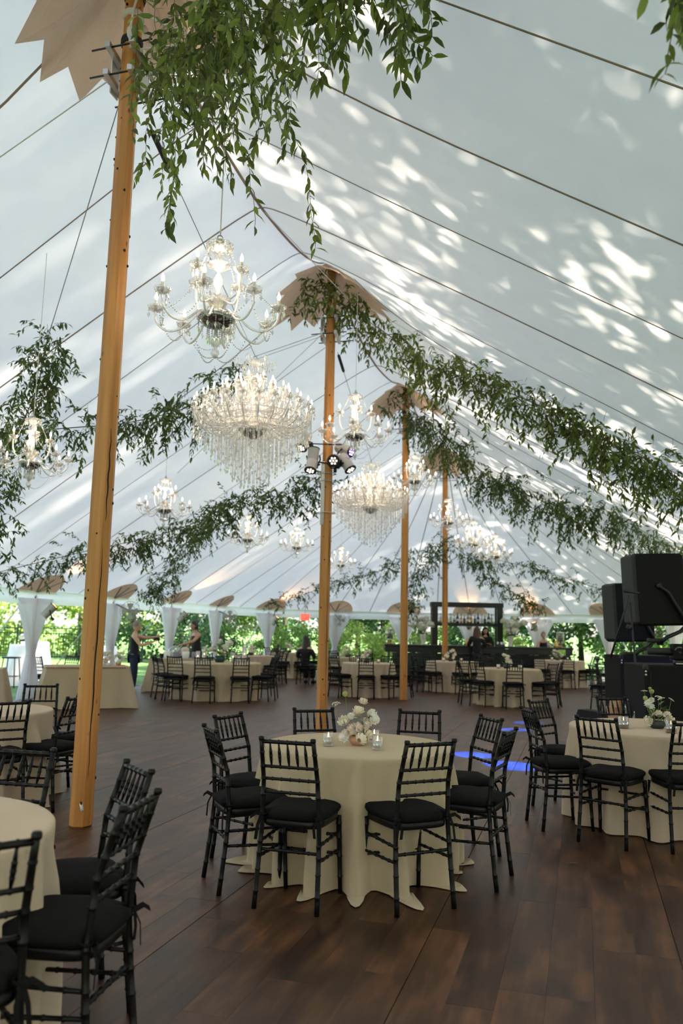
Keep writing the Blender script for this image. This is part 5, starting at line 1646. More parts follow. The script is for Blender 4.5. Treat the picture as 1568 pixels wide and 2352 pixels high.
for k in range(3):
    a = .4 + k * 2.1; obj('leg', MB().tube([(0, 0, .28), (.22 * math.cos(a), .22 * math.sin(a), .01)], .009, 6), M['blackmetal'], t)
obj('boom', MB().tube([(-.30, .0, 1.27), (-.10, .01, 1.86), (-.07, .01, 1.98)], [.012, .009, .008], 6), M['blackmetal'], t)
obj('clutch', MB().lathe([(.02, -.02), (.03, -.015), (.03, .015), (.02, .02)], c=(-.075, .01, 1.62), mt=Matrix.Rotation(pi / 2, 3, 'X'), sides=10), M['black'], t)
obj('microphone', MB().lathe([(.012, -.10), (.016, .0), (.024, .03), (.024, .07), (.010, .085)], c=(-.05, .0, 2.02), mt=Matrix.Rotation(R(-80), 3, 'Y'), sides=10), M['black'], t)
t = thing('trumpet', 'brass trumpet standing bell up on a stand before the bass cabinet', 'trumpet', (3.53, 9.4, .78))
tb = MB(); tb.tube(catmull([(-.06, 0, .02), (-.07, 0, .18), (-.06, 0, .38)], 8), .008, 8); obj('lead_pipe', tb, M['brass'], t)
obj('tuning_loop', MB().tube(catmull([(-.02, 0, .0), (-.02, 0, .24), (0, 0, .30), (.03, 0, .32), (.06, 0, .29), (.07, 0, .22), (.07, 0, .02)], 6), .010, 8), M['brass'], t)
for k in range(3): obj('valve', MB().lathe([(.013, -.05), (.013, .07), (.008, .075)], c=(.025, 0, .08 + .034 * k), mt=Matrix.Rotation(pi / 2, 3, 'Y'), sides=10), M['brass'], t)
obj('bell', MB().lathe([(.010, .30), (.011, .36), (.016, .385), (.028, .395), (.024, .393)], c=(-.06, 0, 0), sides=16), M['brass'], t)
obj('stand_peg', MB().tube([(0, 0, -.78), (0, 0, .06)], .008, 6), M['blackmetal'], t)
t = thing('drink_tumbler', 'dark green insulated tumbler with a blue straw on the bench', 'cup', (3.42, 9.15, .62))
obj('body', MB().lathe([(.001, 0), (.042, 0), (.05, .16), (.053, .225), (.001, .225)], sides=18), M['tumbler'], t)
obj('lid', MB().lathe([(.054, .225), (.054, .245), (.03, .252), (.001, .252)], sides=18), M['navy'], t)
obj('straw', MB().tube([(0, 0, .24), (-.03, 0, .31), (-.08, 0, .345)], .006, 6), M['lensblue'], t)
for k, (x, y, z) in enumerate(((3.27, 9.2, .62), (3.30, 9.05, .50))):
    t = thing('water_bottle', ('clear plastic water bottle left of the green tumbler', 'clear plastic water bottle below and in front of the other one')[k], 'bottle', (x, y, z), 0, 'water bottles by the loudspeakers')
    obj('body', MB().lathe([(.001, 0), (.03, 0), (.032, .02), (.03, .05), (.032, .1), (.03, .13), (.013, .165), (.013, .18)], sides=14), M['glass'], t)
    obj('cap', MB().lathe([(.014, .178), (.014, .195), (.001, .196)], sides=10), M['ceramic'], t)
t = thing('gear_case', 'low grey equipment case holding bottles beside the bass cabinet', 'case', (3.36, 9.15, 0), R(5))
obj('body', MB().bbox((0, .02, .27), (.34, .34, .46), .012), M['speaker'], t, smooth=False)
obj('shelf', MB().bbox((0, .04, .595), (.36, .3, .03), .006), M['blackmetal'], t)
obj('riser', MB().bbox((.03, .12, .545), (.28, .1, .07), .004), M['speaker'], t, smooth=False)
t = thing('music_stand_board', 'pale wooden board leaning beside the equipment case', 'board', (3.16, 9.35, .0), R(10))
obj('panel', MB().bbox((0, 0, .40), (.05, .22, .80), .004, rot=(0, R(6), 0)), M['crate'], t)
obj('edge_panel', MB().bbox((.055, .02, .36), (.022, .2, .72), .004, rot=(0, R(-12), 0)), M['crate'], t)
for k, (x, y) in enumerate(((4.0, 12.75), (4.12, 12.3))):
    t = thing('floor_monitor', ('black wedge floor monitor, rear one of the pair on the floor', 'black wedge floor monitor, front one behind the right table chair')[k], 'loudspeaker', (x, y, 0), R(28), 'floor monitors')
    pr = [(-.22, 0), (.20, 0), (.26, .10), (.02, .36), (-.12, .36), (-.24, .12)]
    mb = MB(); n_ = len(pr); vs = [(px, s * .21, pz) for s in (-1, 1) for px, pz in pr]
    mb.add(vs, [tuple(range(n_ - 1, -1, -1)), tuple(range(n_, 2 * n_))] + [(i, (i + 1) % n_, n_ + (i + 1) % n_, n_ + i) for i in range(n_)])
    obj('cabinet', mb, M['speaker'], t, smooth=False)
    mb = MB(); mb.box((.145, 0, .237), (.345, .38, .012), rot=(0, R(47), 0)); obj('grille', mb, M['grille'], t, smooth=False)
    obj('handle_recess', MB().tube([(-.19, .215, .24), (-.05, .215, .30)], .03, 8, flat=.4), M['greycan'], t)
t = thing('draped_table', 'instrument table under a dark navy cloth at the right edge behind the loudspeaker', 'table', (5.4, 12.35, 0), .1)
rows = []
for j in range(6):
    z = 1.30 - .25 * j
    rows.append([Vector((-.6 + 1.6 * i / 24, -.30 + .05 * math.sin(i * 1.1 + j * .1) * (j > 0) * (1 + .2 * j) - .02 * j, z)) for i in range(25)])
rows.insert(0, [Vector((q.x, .3, 1.31)) for q in rows[0]])
obj('cloth', MB().grid(rows), M['navy'], t)
obj('tabletop', MB().bbox((.2, .0, 1.27), (1.55, .52, .04), .005), M['blackmetal'], t)
for sx in (-.5, .9): obj('leg', MB().tube([(sx, .1, 0), (sx, .1, 1.26)], .02, 6), M['blackmetal'], t)
mb = MB()
rows = [[Vector((-.55 + .42 * i / 8, -.42 - .05 * math.sin(i * 2. + j), 1.33 - .09 * j + .03 * math.sin(i * 1.3))) for i in range(9)] for j in range(5)]
o = obj('folded_jacket', mb.grid(rows), M['greycloth'], loc=(5.4, 12.35, 0), rot=(0, 0, .1)); tag(o, 'grey cloth hanging over the navy-draped table', 'cloth')
t = thing('blue_stage_wash', 'small blue stage light on the floor behind the loudspeakers', 'lamp', (4.9, 11.1, .02))
obj('housing', MB().bbox((0, 0, .07), (.2, .12, .12), .01), M['black'], t); obj('lens', MB().box((0, .03, .135), (.16, .08, .006)), M['lensblue'], t)
ld = bpy.data.lights.new('blue_wash', 'AREA'); ld.energy = 6; ld.color = (.10, .12, 1.0); ld.size = .16
lo = bpy.data.objects.new('blue_wash', ld); COL.objects.link(lo); lo.location = (4.9, 11.13, .17); lo.rotation_euler = (R(150), 0, 0)

# ------------------------------------------------------------------ bar
BX0, BX1, BY = 1.42, 7.35, 25.5
t = thing('bar_counter', 'long black bar counter at the far end of the tent', 'bar', ((BX0 + BX1) / 2, BY, 0))
L = BX1 - BX0
obj('countertop', MB().bbox((0, .1, 1.085), (L, .75, .06), .008), M['bar'], t, smooth=False)
obj('top_fascia', MB().bbox((0, -.20, .965), (L - .06, .08, .18), .006), M['bar'], t, smooth=False)
npan = 8; pw = (L - .5) / npan
for k in range(npan):
    x = -L / 2 + .25 + pw * (k + .5)
    obj('front_panel', MB().bbox((x, -.10, .46), (pw - .04, .05, .80), .006), M['barreflect' if k in (0, 1) else 'bar'], t, smooth=False)  # leftmost panels carry the painted green reflection
    obj('panel_stile', MB().bbox((x + pw / 2, -.12, .46), (.06, .07, .84), .005), M['bar'], t, smooth=False)
for s in (-1, 1): obj('end_panel', MB().bbox((s * (L / 2 - .16), .12, .53), (.05, .6, 1.04), .006), M['barreflect' if s < 0 else 'bar'], t, smooth=False)
obj('foot_rail', MB().tube([(-L / 2 + .3, -.24, .18), (L / 2 - .3, -.24, .18)], .02, 8), M['blackmetal'], t)
obj('plinth', MB().bbox((0, .08, .05), (L - .5, .5, .10), .005), M['bar'], t, smooth=False)
FX0, FX1, FY = 3.02, 5.32, 26.35
t = thing('back_bar_shelf', 'tall black open frame with a bottle shelf behind the bar', 'shelf', ((FX0 + FX1) / 2, FY, 0))
fw = FX1 - FX0
for s in (-1, 1):
    for dy in (-.16, .16): obj('upright', MB().bbox((s * (fw / 2 - .09), dy, 1.2), (.19, .12, 2.4), .008), M['bar'], t, smooth=False)
for dy in (-.16, .16): obj('top_beam', MB().bbox((0, dy, 2.42), (fw + .06, .13, .15), .008), M['bar'], t, smooth=False)
obj('shelf_board', MB().bbox((0, 0, 1.78), (fw - .36, .36, .10), .008), M['bar'], t, smooth=False)
def bottle(x, y, z, col, r, h, label, k):
    m = BOT.get(col) or BOT.setdefault(col, mat('bottle_%d' % len(BOT), col, .15, spec=.6))
    t = thing('liquor_bottle', label, 'bottle', (x, y, z), 0, 'bottles on the bar shelf')
    obj('body', MB().lathe([(.001, 0), (r, 0), (r, h * .5), (r * .85, h * .6), (r * .36, h * .70), (r * .34, h * .92), (r * .4, h * .93)], sides=12), m, t)
    obj('label_band', MB().lathe([(r * 1.02, h * .16), (r * 1.02, h * .40)], sides=12, caps=False), BOT.setdefault(('l', k % 3), mat('bottle_label_%d' % (k % 3), [(.7, .65, .5), (.15, .1, .08), (.75, .74, .72)][k % 3], .6)), t)
    obj('cap', MB().lathe([(r * .42, h * .92), (r * .42, h), (.001, h)], sides=10), M['black'], t)
BOT = {}
BC = [((.62, .62, .58), 'clear'), ((.55, .55, .50), 'pale clear'), ((.60, .58, .5), 'squat clear'), ((.55, .60, .6), 'slim clear'), ((.58, .60, .55), 'ribbed clear'), ((.05, .04, .05), 'black round'), ((.55, .24, .12), 'copper-coloured'), ((.40, .05, .04), 'deep red'), ((.30, .27, .05), 'olive'), ((.65, .26, .03), 'amber'), ((.06, .08, .12), 'dark blue conical'), ((.05, .06, .07), 'black conical'), ((.6, .6, .58), 'tall clear'), ((.03, .07, .05), 'dark green'), ((.08, .05, .03), 'brown'), ((.55, .5, .4), 'straw-coloured')]
for k, (c, nm) in enumerate(BC):
    bottle(FX0 + .30 + k * .112, FY - .05 + .06 * (k % 2), 1.83, c, (.038, .042, .05)[k % 3], (.30, .24, .33)[k % 3] if k != 2 else .19, '%s liquor bottle on the bar shelf' % nm, k)
t = thing('back_counter', 'low white back counter behind the bar', 'counter', (5.4, 27.3, GZ))
obj('top', MB().bbox((0, 0, .95), (2.8, .6, .05), .006), M['whitecloth'], t); obj('cloth_front', MB().bbox((0, -.02, .46), (2.75, .55, .92), .01), M['whitecloth'], t)
def dispenser(x, label):
    t = thing('drink_dispenser', label, 'drink dispenser', (x, BY + .15, 1.115), 0, 'drink dispensers on the bar')
    obj('stand', MB().lathe([(.10, 0), (.10, .02), (.06, .03), (.06, .10), (.09, .12)], sides=16), M['crate'], t)
    obj('jar', MB().lathe([(.07, .12), (.115, .15), (.13, .42), (.12, .46), (.10, .46), (.10, .17), (.01, .16)], sides=18), M['glass'], t)
    obj('lemonade', MB().lathe([(.001, .165), (.095, .165), (.10, .34), (.001, .34)], sides=16), M['smoke'], t)
    obj('lid', MB().lathe([(.135, .455), (.135, .475), (.02, .49), (.02, .51), (.001, .512)], sides=16), M['ceramic'], t)
    obj('tap', MB().tube([(0, -.12, .17), (0, -.16, .17), (0, -.16, .14)], .012, 6), M['alu'], t)
dispenser(1.62, 'glass drink dispenser at the left end of the bar')
dispenser(7.05, 'glass drink dispenser at the right end of the bar')
def cup(x, dy, label, m='ceramic', r=.035, h=.12, cat='cup', nm='tumbler', z=1.115):
    o = obj(nm, MB().lathe([(.001, 0), (r * .85, 0), (r, h), (r * .92, h), (r * .8, .008), (.001, .008)], sides=12), M[m], loc=(x, BY + dy, z))
    tag(o, label, cat, 'cups and glasses on the bar')
for k, x in enumerate((3.18, 3.30, 5.02, 5.12, 5.20, 6.62, 6.74, 2.25, 2.38, 2.12)):
    cup(x, -.12 + .05 * (k % 3), '%s cup standing on the bar, %s from the left' % ('silver' if k in (0, 1, 2, 3, 4) else 'clear glass', (['fourth', 'fifth', 'sixth', 'seventh', 'eighth', 'ninth', 'last', 'second', 'third', 'first'])[k]), 'alu' if k < 5 else 'glass', .04, .14)
for k, (x, lb) in enumerate(((4.07, 'yellow juice carafe on the bar left of the two women'), (6.86, 'yellow juice carafe beside the right drink dispenser'))):
    t = thing('juice_carafe', lb, 'carafe', (x, BY, 1.115), 0, 'juice carafes on the bar')
    obj('body', MB().lathe([(.001, 0), (.07, 0), (.075, .08), (.045, .16), (.035, .2), (.042, .22)], sides=14), M['juice'], t)
    obj('handle', MB().tube([(.045, 0, .19), (.095, 0, .17), (.09, 0, .1), (.07, 0, .08)], .008, 6), M['glass'], t)
o = obj('menu_card', MB().bbox((0, 0, .11), (.22, .02, .22), .003), M['lemon'], loc=(6.98, BY - .255, .88)); tag(o, 'green card hanging on the bar front at the right', 'card')
for k in range(3):
    o = obj('napkin_box', MB().bbox((0, 0, .07), (.4, .3, .14), .01), M['ceramic'], loc=(4.7 + k * .65, 27.25, .88)); tag(o, 'white box on the back counter, %s from the left' % ordw[k], 'box', 'boxes on the back counter')
def urn(t):
    obj('vase', MB().lathe([(.001, 0), (.075, 0), (.08, .02), (.05, .06), (.075, .14), (.105, .28), (.11, .33), (.095, .33), (.08, .2), (.001, .18)], sides=18), M['ceramic'], t)
def big_flowers(x, label, seed):
    rn = random.Random(seed); bl = []
    for k in range(17):
        a = rn.uniform(0, 2 * pi); q = rn.uniform(.05, .42)
        bl.append(('hydbig', q * math.cos(a), q * .7 * math.sin(a) - .08, .46 + rn.uniform(0, .48) * (1 - q), rn.uniform(.1, .8), rn.uniform(-.6, .6)))
    t = arrangement(label, (x, BY - .05, 1.115), .12, .30, M['ceramic'], bl, group='tall flower urns on the bar', leaves=110, seed=seed, vase=urn)
    return t
big_flowers(2.66, 'tall white urn of hydrangeas on the left part of the bar', 61)
big_flowers(5.42, 'tall white urn of hydrangeas on the right part of the bar', 62)

# ------------------------------------------------------------------ people
def skin_mesh(joints, edges, levels=2):
    names = list(joints); idx = {n_: i for i, n_ in enumerate(names)}
    me = bpy.data.meshes.new('tmp'); me.from_pydata([joints[n_][:3] for n_ in names], [(idx[a], idx[b]) for a, b in edges], [])
    o = bpy.data.objects.new('tmp', me); COL.objects.link(o)
    md = o.modifiers.new('skin', 'SKIN'); md.use_smooth_shade = True; md.branch_smoothing = .3
    sv = me.skin_vertices[0].data
    for i, n_ in enumerate(names):
        r = joints[n_][3]; r = r if hasattr(r, '__len__') else (r, r)
        sv[i].radius = r; sv[i].use_root = (i == 0)
    sb = o.modifiers.new('sub', 'SUBSURF'); sb.levels = levels; sb.render_levels = levels
    dg = bpy.context.evaluated_depsgraph_get()
    m2 = bpy.data.meshes.new_from_object(o.evaluated_get(dg))
    vs = [v.co.copy() for v in m2.vertices]; fs = [tuple(p.vertices) for p in m2.polygons]
    bpy.data.objects.remove(o)
    return vs, fs
def person(label, loc, yaw, arms, skin, hair, top, legs, h=1.65, sleeves=False, sit=False, hairstyle='bun', head_turn=0., lean=0., wide=1.):
    """local frame: x to the person's right, y forward, z up; arms: (elbow, wrist) for left then right"""
    t = thing('person', label, 'person', loc, yaw)
    k = h / 1.65
    hip = .47 if sit else .88
    J = {'pelvis': (0, 0, hip, (.125 * wide, .10)), 'waist': (0, .0 + lean * .1, hip + .17, (.11 * wide, .085)), 'chest': (0, -.01 + lean * .3, hip + .36, (.135 * wide, .095)), 'collar': (0, -.015 + lean * .4, hip + .485, (.10, .07)),
         'neck': (0, .0 + lean * .5, hip + .55, .05), 'throat': (0, .015 + lean * .55, hip + .60, .048)}
    E = [('pelvis', 'waist'), ('waist', 'chest'), ('chest', 'collar'), ('collar', 'neck'), ('neck', 'throat')]
    for nm, s, arm in (('l', -1, arms[0]), ('r', 1, arms[1])):
        sh = Vector((s * .155 * wide, -.015 + lean * .4, hip + .465))
        el, wr = Vector(arm[0]), Vector(arm[1])
        J['sh' + nm] = (*sh, .058); J['el' + nm] = (*el, .042); J['wr' + nm] = (*wr, .028)
        E += [('collar', 'sh' + nm), ('sh' + nm, 'el' + nm), ('el' + nm, 'wr' + nm)]
        d_ = (wr - el).normalized(); pal = wr + d_ * .06
        J['pa' + nm] = (*pal, (.034, .02)); E.append(('wr' + nm, 'pa' + nm))
        sd = d_.cross(Vector((0, 0, 1))); sd = sd.normalized() if sd.length > .1 else Vector((1, 0, 0))
        for q in range(4):
            a = pal + d_ * .03 + sd * (q - 1.5) * .021; b = a + d_ * (.045 - .006 * abs(q - 1.4)) - Vector((0, 0, .012)); 
            J['f%s%da' % (nm, q)] = (*a, .0095); J['f%s%db' % (nm, q)] = (*b, .0085)
            E += [('pa' + nm, 'f%s%da' % (nm, q)), ('f%s%da' % (nm, q), 'f%s%db' % (nm, q))]
        th = wr + d_ * .03 + sd * .045 * (-s if nm == 'l' else 1); J['t' + nm] = (*th, .011); J['u' + nm] = (*(th + d_ * .035), .009)
        E += [('wr' + nm, 't' + nm), ('t' + nm, 'u' + nm)]
    for nm, s in (('l', -1), ('r', 1)):
        if sit:
            kn = (s * .10, .42, .47); an = (s * .10, .40, .09)
        else:
            kn = (s * .095, .02, .47); an = (s * .10, -.01, .085)
        J['hp' + nm] = (s * .085, .0, hip - .05, .085); J['kn' + nm] = (*kn, .06); J['an' + nm] = (*an, .042)
        J['to' + nm] = (an[0] + s * .02, an[1] + .14, .035, (.038, .03))
        E += [('pelvis', 'hp' + nm), ('hp' + nm, 'kn' + nm), ('kn' + nm, 'an' + nm), ('an' + nm, 'to' + nm)]
    vs, fs = skin_mesh(J, E)
    mb = MB(); mb.add(vs, fs)
    # head joined to the neck: skull, jaw, nose, ears, eyes
    hc = Vector((0, .025 + lean * .6, hip + .70)); mt = Matrix.Rotation(head_turn, 3, 'Z')
    def hp(x, y, z): return hc + mt @ Vector((x, y, z))
    rows = []
    for i in range(13):
        th = -pi / 2 + pi * i / 12; row = []
        for j in range(17):
            a = 2 * pi * j / 16
            x = .078 * math.cos(th) * math.cos(a); y = .095 * math.cos(th) * math.sin(a); z = .122 * math.sin(th)
            if z < 0: x *= 1 - .35 * (-z / .122) ** 1.5; y += .012 * (-z / .122)
            if math.sin(a) > .9 and -.045 < z < .012: y += .02 * (1 - abs(z + .018) / .03) * (math.sin(a) - .9) * 10
            row.append(hp(x, y, z))
        rows.append(row)
    mb.grid(rows)
    for s in (-1, 1): mb.ball(hp(s * .079, -.005, -.005), .022, 7, 5, (.4, .8, 1.2))
    obj('body', mb, skin, t)
    ey = MB()
    for s in (-1, 1): ey.ball(hp(s * .030, .086, .012), .010, 7, 5)
    obj('eyes', ey, M['topblack'], t)
    mo = MB(); mo.tube([hp(-.022, .088, -.052), hp(0, .094, -.054), hp(.022, .088, -.052)], .005, 5); obj('lips', mo, M['petalpink'] if False else skin, t)
    hm = MB()
    rows = []
    for i in range(9):
        th = -.25 + (pi / 2 + .25) * i / 8; row = []
        for j in range(17):
            a = 2 * pi * j / 16
            front = max(0, math.sin(a))
            lift = .55 * front
            tt = min(pi / 2, max(th, -.25 + lift + .12))
            row.append(hp(.088 * math.cos(tt) * math.cos(a), .105 * math.cos(tt) * math.sin(a) - .006, .133 * math.sin(tt) + .004))
        rows.append(row)
    hm.grid(rows)
    if hairstyle == 'bun': hm.ball(hp(0, -.115, .03), .045, 10, 7)
    if hairstyle == 'short': hm.ball(hp(0, -.03, -.02), .092, 12, 8, (.95, .9, .9))
    if hairstyle == 'long':
        rows = []
        for i in range(10):
            f = i / 9; row = []
            for j in range(13):
                a = pi * .95 + (pi * 1.1) * j / 12
                w_ = (.092 + .035 * math.sin(f * 2.6)) * (1 + .05 * math.sin(j * 2.7))
                row.append(hp(w_ * math.cos(a), (.10 + .035 * f) * math.sin(a) * (1 - .15 * f) - .01, .06 - .50 * f))
            rows.append(row)
        hm.grid(rows); hm.grid([[q + (mt @ Vector((0, .012, 0))) for q in r_][::-1] for r_ in rows])
    obj('hair', hm, hair, t)
    g_ = .026
    K = {n_: J[n_] for n_ in ('pelvis', 'waist', 'chest', 'collar')}
    K = {n_: (*q[:3], (q[3][0] + g_, q[3][1] + g_)) for n_, q in K.items()}
    q = K['pelvis']; K['pelvis'] = (q[0], q[1], q[2] - .07, (q[3][0] + .012, q[3][1] + .012))
    KE = [('pelvis', 'waist'), ('waist', 'chest'), ('chest', 'collar')]
    for nm, s in (('l', -1), ('r', 1)):
        sh = Vector(J['sh' + nm][:3]); el = Vector(J['el' + nm][:3]); wr = Vector(J['wr' + nm][:3])
        if sleeves:
            K['sh' + nm] = (*sh, .092); K['el' + nm] = (*el, .058); K['cf' + nm] = (*el.lerp(wr, .75), .046)
            KE += [('collar', 'sh' + nm), ('sh' + nm, 'el' + nm), ('el' + nm, 'cf' + nm)]
        else:
            q = Vector((s * .095, sh.y, sh.z + .02)); K['sh' + nm] = (*q, .05); KE += [('collar', 'sh' + nm)]
    v2, f2 = skin_mesh(K, KE); obj('top', MB().add(v2, f2), top, t)
    K = {'pelvis': (*J['pelvis'][:3], (.14 * wide, .118))}; KE = []
    for nm in 'lr':
        K['hp' + nm] = (*J['hp' + nm][:3], .105); K['kn' + nm] = (*J['kn' + nm][:3], .085)
        a = J['an' + nm]; K['an' + nm] = (a[0], a[1], a[2] + .03, .075)
        KE += [('pelvis', 'hp' + nm), ('hp' + nm, 'kn' + nm), ('kn' + nm, 'an' + nm)]
    v2, f2 = skin_mesh(K, KE); obj('trousers', MB().add(v2, f2), legs, t)
    sh_ = MB()
    for nm in 'lr':
        a, b = J['an' + nm], J['to' + nm]
        sh_.tube([(a[0], a[1] - .05, .04), (a[0], a[1] + .03, .045), (b[0], b[1] - .02, .04), (b[0], b[1] + .06, .03)], [.042, .046, .046, .03], 8)
    obj('shoes', sh_, M['topblack'], t)
    t.scale = (k,) * 3
    return t
person('woman with tied-back grey-blond hair, black sleeveless top, reaching forward by the left curtain', (-4.97, 19.7, GZ), R(-80),
       ((( -.20, .26, 1.30), (-.08, .50, 1.33)), ((.22, .16, 1.12), (.12, .42, 1.22))), M['skin'], M['hairgrey'], M['topblack'], M['jeans'], 1.68, hairstyle='bun')
person('person with short dark hair in a black sleeveless top stretching one arm over the table', (-3.62, 20.6, 0), R(128),
       (((-.32, .28, 1.18), (-.34, .60, 1.10)), ((.24, .10, 1.06), (.20, .22, .90))), M['skinb'], M['hairdark'], M['topblack'], M['topblack'], 1.62, hairstyle='short', lean=.12, wide=1.15)
person('seated person with long dark hair in black, left of the second wooden pole', (-.93, 22.75, 0), R(-15),
       (((-.24, .05, .72), (-.15, .28, .70)), ((.24, .05, .72), (.15, .28, .70))), M['skin'], M['hairdark'], M['topblack'], M['topblack'], 1.72, sleeves=True, sit=True, hairstyle='long')
chair(-.98, 22.50, -15, 'black chair under the seated person with long dark hair', 'black chairs at the far tables')
person('woman with long auburn hair in black, leaning on the bar, back turned', (4.28, 24.98, 0), R(-8),
       (((-.26, .12, 1.12), (-.24, .28, 1.16)), ((.26, .10, 1.10), (.18, .26, 1.16))), M['skin'], M['hairred'], M['topblack'], M['topblack'], 1.66, sleeves=True, hairstyle='long', wide=1.05)
person('woman with brown hair in a black shirt behind the bar, facing the viewer', (4.78, 26.3, 0), R(172),
       (((-.24, .12, 1.10), (-.12, .30, 1.16)), ((.24, .12, 1.10), (.12, .30, 1.16))), M['skin'], M['hairdark'], M['topblack'], M['topblack'], 1.66, sleeves=True, hairstyle='long', head_turn=.2)
person('bartender with short hair in a black top at the right end of the bar', (6.70, 26.4, 0), R(170),
       (((-.24, .12, 1.08), (-.12, .30, 1.10)), ((.24, .12, 1.08), (.12, .30, 1.10))), M['skin'], M['hairgrey'], M['topblack'], M['topblack'], 1.55, hairstyle='bun')
o = obj('black_camera', MB().bbox((0, 0, 0), (.13, .09, .09), .012), M['topblack'], loc=(-4.47, 19.84, 1.20)); tag(o, 'small black gadget in the hands of the grey-blond woman', 'gadget')
# things on the caterers' table
TZ = .768
def small(nm, label, cat, mb, m, loc, group=None, rot=None):
    o = obj(nm, mb, M[m], loc=loc, rot=rot); return tag(o, label, cat, group)
small('ice_bucket', 'pale round bucket on the caterers\' table between the two people', 'bucket', MB().lathe([(.001, 0), (.09, 0), (.10, .2), (.09, .24), (.03, .26), (.001, .26)], sides=16), 'petalpink', (-3.75, 19.75, TZ))
small('glass_dome', 'clear pale dome on the caterers\' table', 'dome', MB().lathe([(.20, 0), (.19, .12), (.14, .22), (.07, .27), (.02, .285), (.001, .30)], sides=18), 'glass', (-4.0, 19.8, TZ))
small('dark_bowl', 'black bowl with a white rim on the caterers\' table, left', 'bowl', MB().lathe([(.001, 0), (.07, 0), (.09, .09), (.10, .10), (.08, .10), (.06, .02), (.001, .02)], sides=16), 'black', (-4.25, 19.6, TZ))
for k in range(4):
    small('paper_box', 'grey paper box in the row on the caterers\' table, %s from the left' % ordw[k], 'box', MB().bbox((0, 0, .08), (.16, .12, .16), .008), 'greycloth' if k % 2 else 'ceramic', (-4.1 + .22 * k, 19.42, TZ), 'paper boxes on the caterers\' table')
small('serving_tray', 'dark flat tray on the caterers\' table, right end', 'tray', MB().bbox((0, 0, .02), (.5, .3, .04), .01), 'black', (-3.2, 19.62, TZ))

# ------------------------------------------------------------------ outside: lawn furniture, fence, trees
def cocktail(x, y, label, h=1.06, r=.40):
    t = thing('cocktail_table', label, 'table', (x, y, GZ), 0, 'white-clothed tables on the lawn')
    rows = []
    for s in (.02, .6, .98): rows.append([Vector((r * s * math.cos(2 * pi * i / 48), r * s * math.sin(2 * pi * i / 48), h)) for i in range(49)])
    for dz in (.02, .2, .45, .7, .9, h - .01):
        f = dz / h; rows.append([Vector(((r + .18 * f * abs(math.sin(5 * pi * i / 48)) + .03 * f) * math.cos(2 * pi * i / 48), (r + .18 * f * abs(math.sin(5 * pi * i / 48)) + .03 * f) * math.sin(2 * pi * i / 48), h - dz)) for i in range(49)])
    obj('cloth', MB().grid(rows), M['whitecloth'], t); obj('post', MB().tube([(0, 0, 0), (0, 0, h - .03)], .03, 8), M['blackmetal'], t)
    obj('top', MB().lathe([(.001, h - .03), (r - .02, h - .03), (r - .02, h - .008), (.001, h - .008)], sides=24), M['tablewood'], t)
cocktail(-8.35, 21.6, 'tall white-clothed cocktail table on the sunny lawn at the far left')
cocktail(-7.6, 26.0, 'white-clothed table on the lawn seen just right of the nearest pole', .95, .45)
cocktail(-9.4, 25.0, 'white-clothed cocktail table farther back on the lawn at the left edge')
t = thing('bar_stool', 'tall black metal stool on the lawn beside the cocktail table at the far left', 'stool', (-8.35, 20.7, GZ))
obj('seat', MB().bbox((0, 0, .75), (.36, .36, .04), .01), M['blackmetal'], t)
for sx in (-1, 1):
    for sy in (-1, 1): obj('leg', MB().tube([(sx * .2, sy * .2, 0), (sx * .14, sy * .14, .74)], .014, 6), M['blackmetal'], t)
for k in range(4):
    a, b = [(-1, -1), (1, -1), (1, 1), (-1, 1)][k], [(1, -1), (1, 1), (-1, 1), (-1, -1)][k]
    obj('foot_bar', MB().tube([(a[0] * .178, a[1] * .178, .28), (b[0] * .178, b[1] * .178, .28)], .009, 6), M['blackmetal'], t)
t = thing('flower_arrangement', 'white flowers on the cocktail table at the far left', 'flowers', (-8.35, 21.6, GZ + 1.07), 0)
bowl(t, .07, .08, M['ceramic'])
for k in range(6): link('hydrangea', FM['hyd'], t, (.12 * math.cos(k), .12 * math.sin(k), .16 + .03 * (k % 3)), (.4, .3, k))
for k in range(6):                                   # iron fence beyond the lawn
    x0 = -24 + k * 3.0; y0 = 38.5 - k * .28
    t = thing('iron_fence', 'black iron fence section on the lawn, %s from the left' % ordw[k], 'fence', (x0, y0, GZ), math.atan2(-.28, 3.0), 'iron fence beyond the lawn')
    for z in (.12, 1.18, 1.42): obj('rail', MB().box((1.5, 0, z), (3.0, .03, .045)), M['fence'], t, smooth=False)
    obj('post', MB().bbox((0, 0, .8), (.07, .07, 1.6), .008), M['fence'], t, smooth=False)
    mb = MB()
    for j in range(1, 24): mb.box((j * .125, 0, .76), (.018, .018, 1.4))
    obj('pickets', mb, M['fence'], t, smooth=False, kind='stuff')

def tree_crown_mesh(name, n, m, seed, rx=2.2, rz=2.6, clumps=26, leaf=.17, cl_r=.62, flat=.6):
    rng = np.random.default_rng(seed)
    cen = []
    while len(cen) < clumps:
        p = rng.uniform(-1, 1, 3)
        if .25 < (p ** 2).sum() < 1: cen.append(p * (rx, rx, rz))
    cen = np.array(cen)
    which = rng.integers(0, clumps, n)
    pos = cen[which] + rng.normal(0, cl_r * .5, (n, 3)) * (1, 1, flat)
    ang = rng.uniform(0, 2 * pi, (n, 3)); L = rng.uniform(.7, 1.3, n) * leaf
    ms = []
    for i in range(n):
        m4 = np.eye(4); m4[:3, :3] = np.array(Euler(ang[i]).to_matrix()) * L[i]; m4[:3, 3] = pos[i]; ms.append(m4)
    bv = [(0, 0, 0), (-.32, .5, .06), (.32, .5, .06), (0, 1, -.1)]
    o = scatter(name, bv, [(0, 2, 1), (1, 2, 3)], ms, m, kind='stuff')
    me = o.data; bpy.data.objects.remove(o); return me
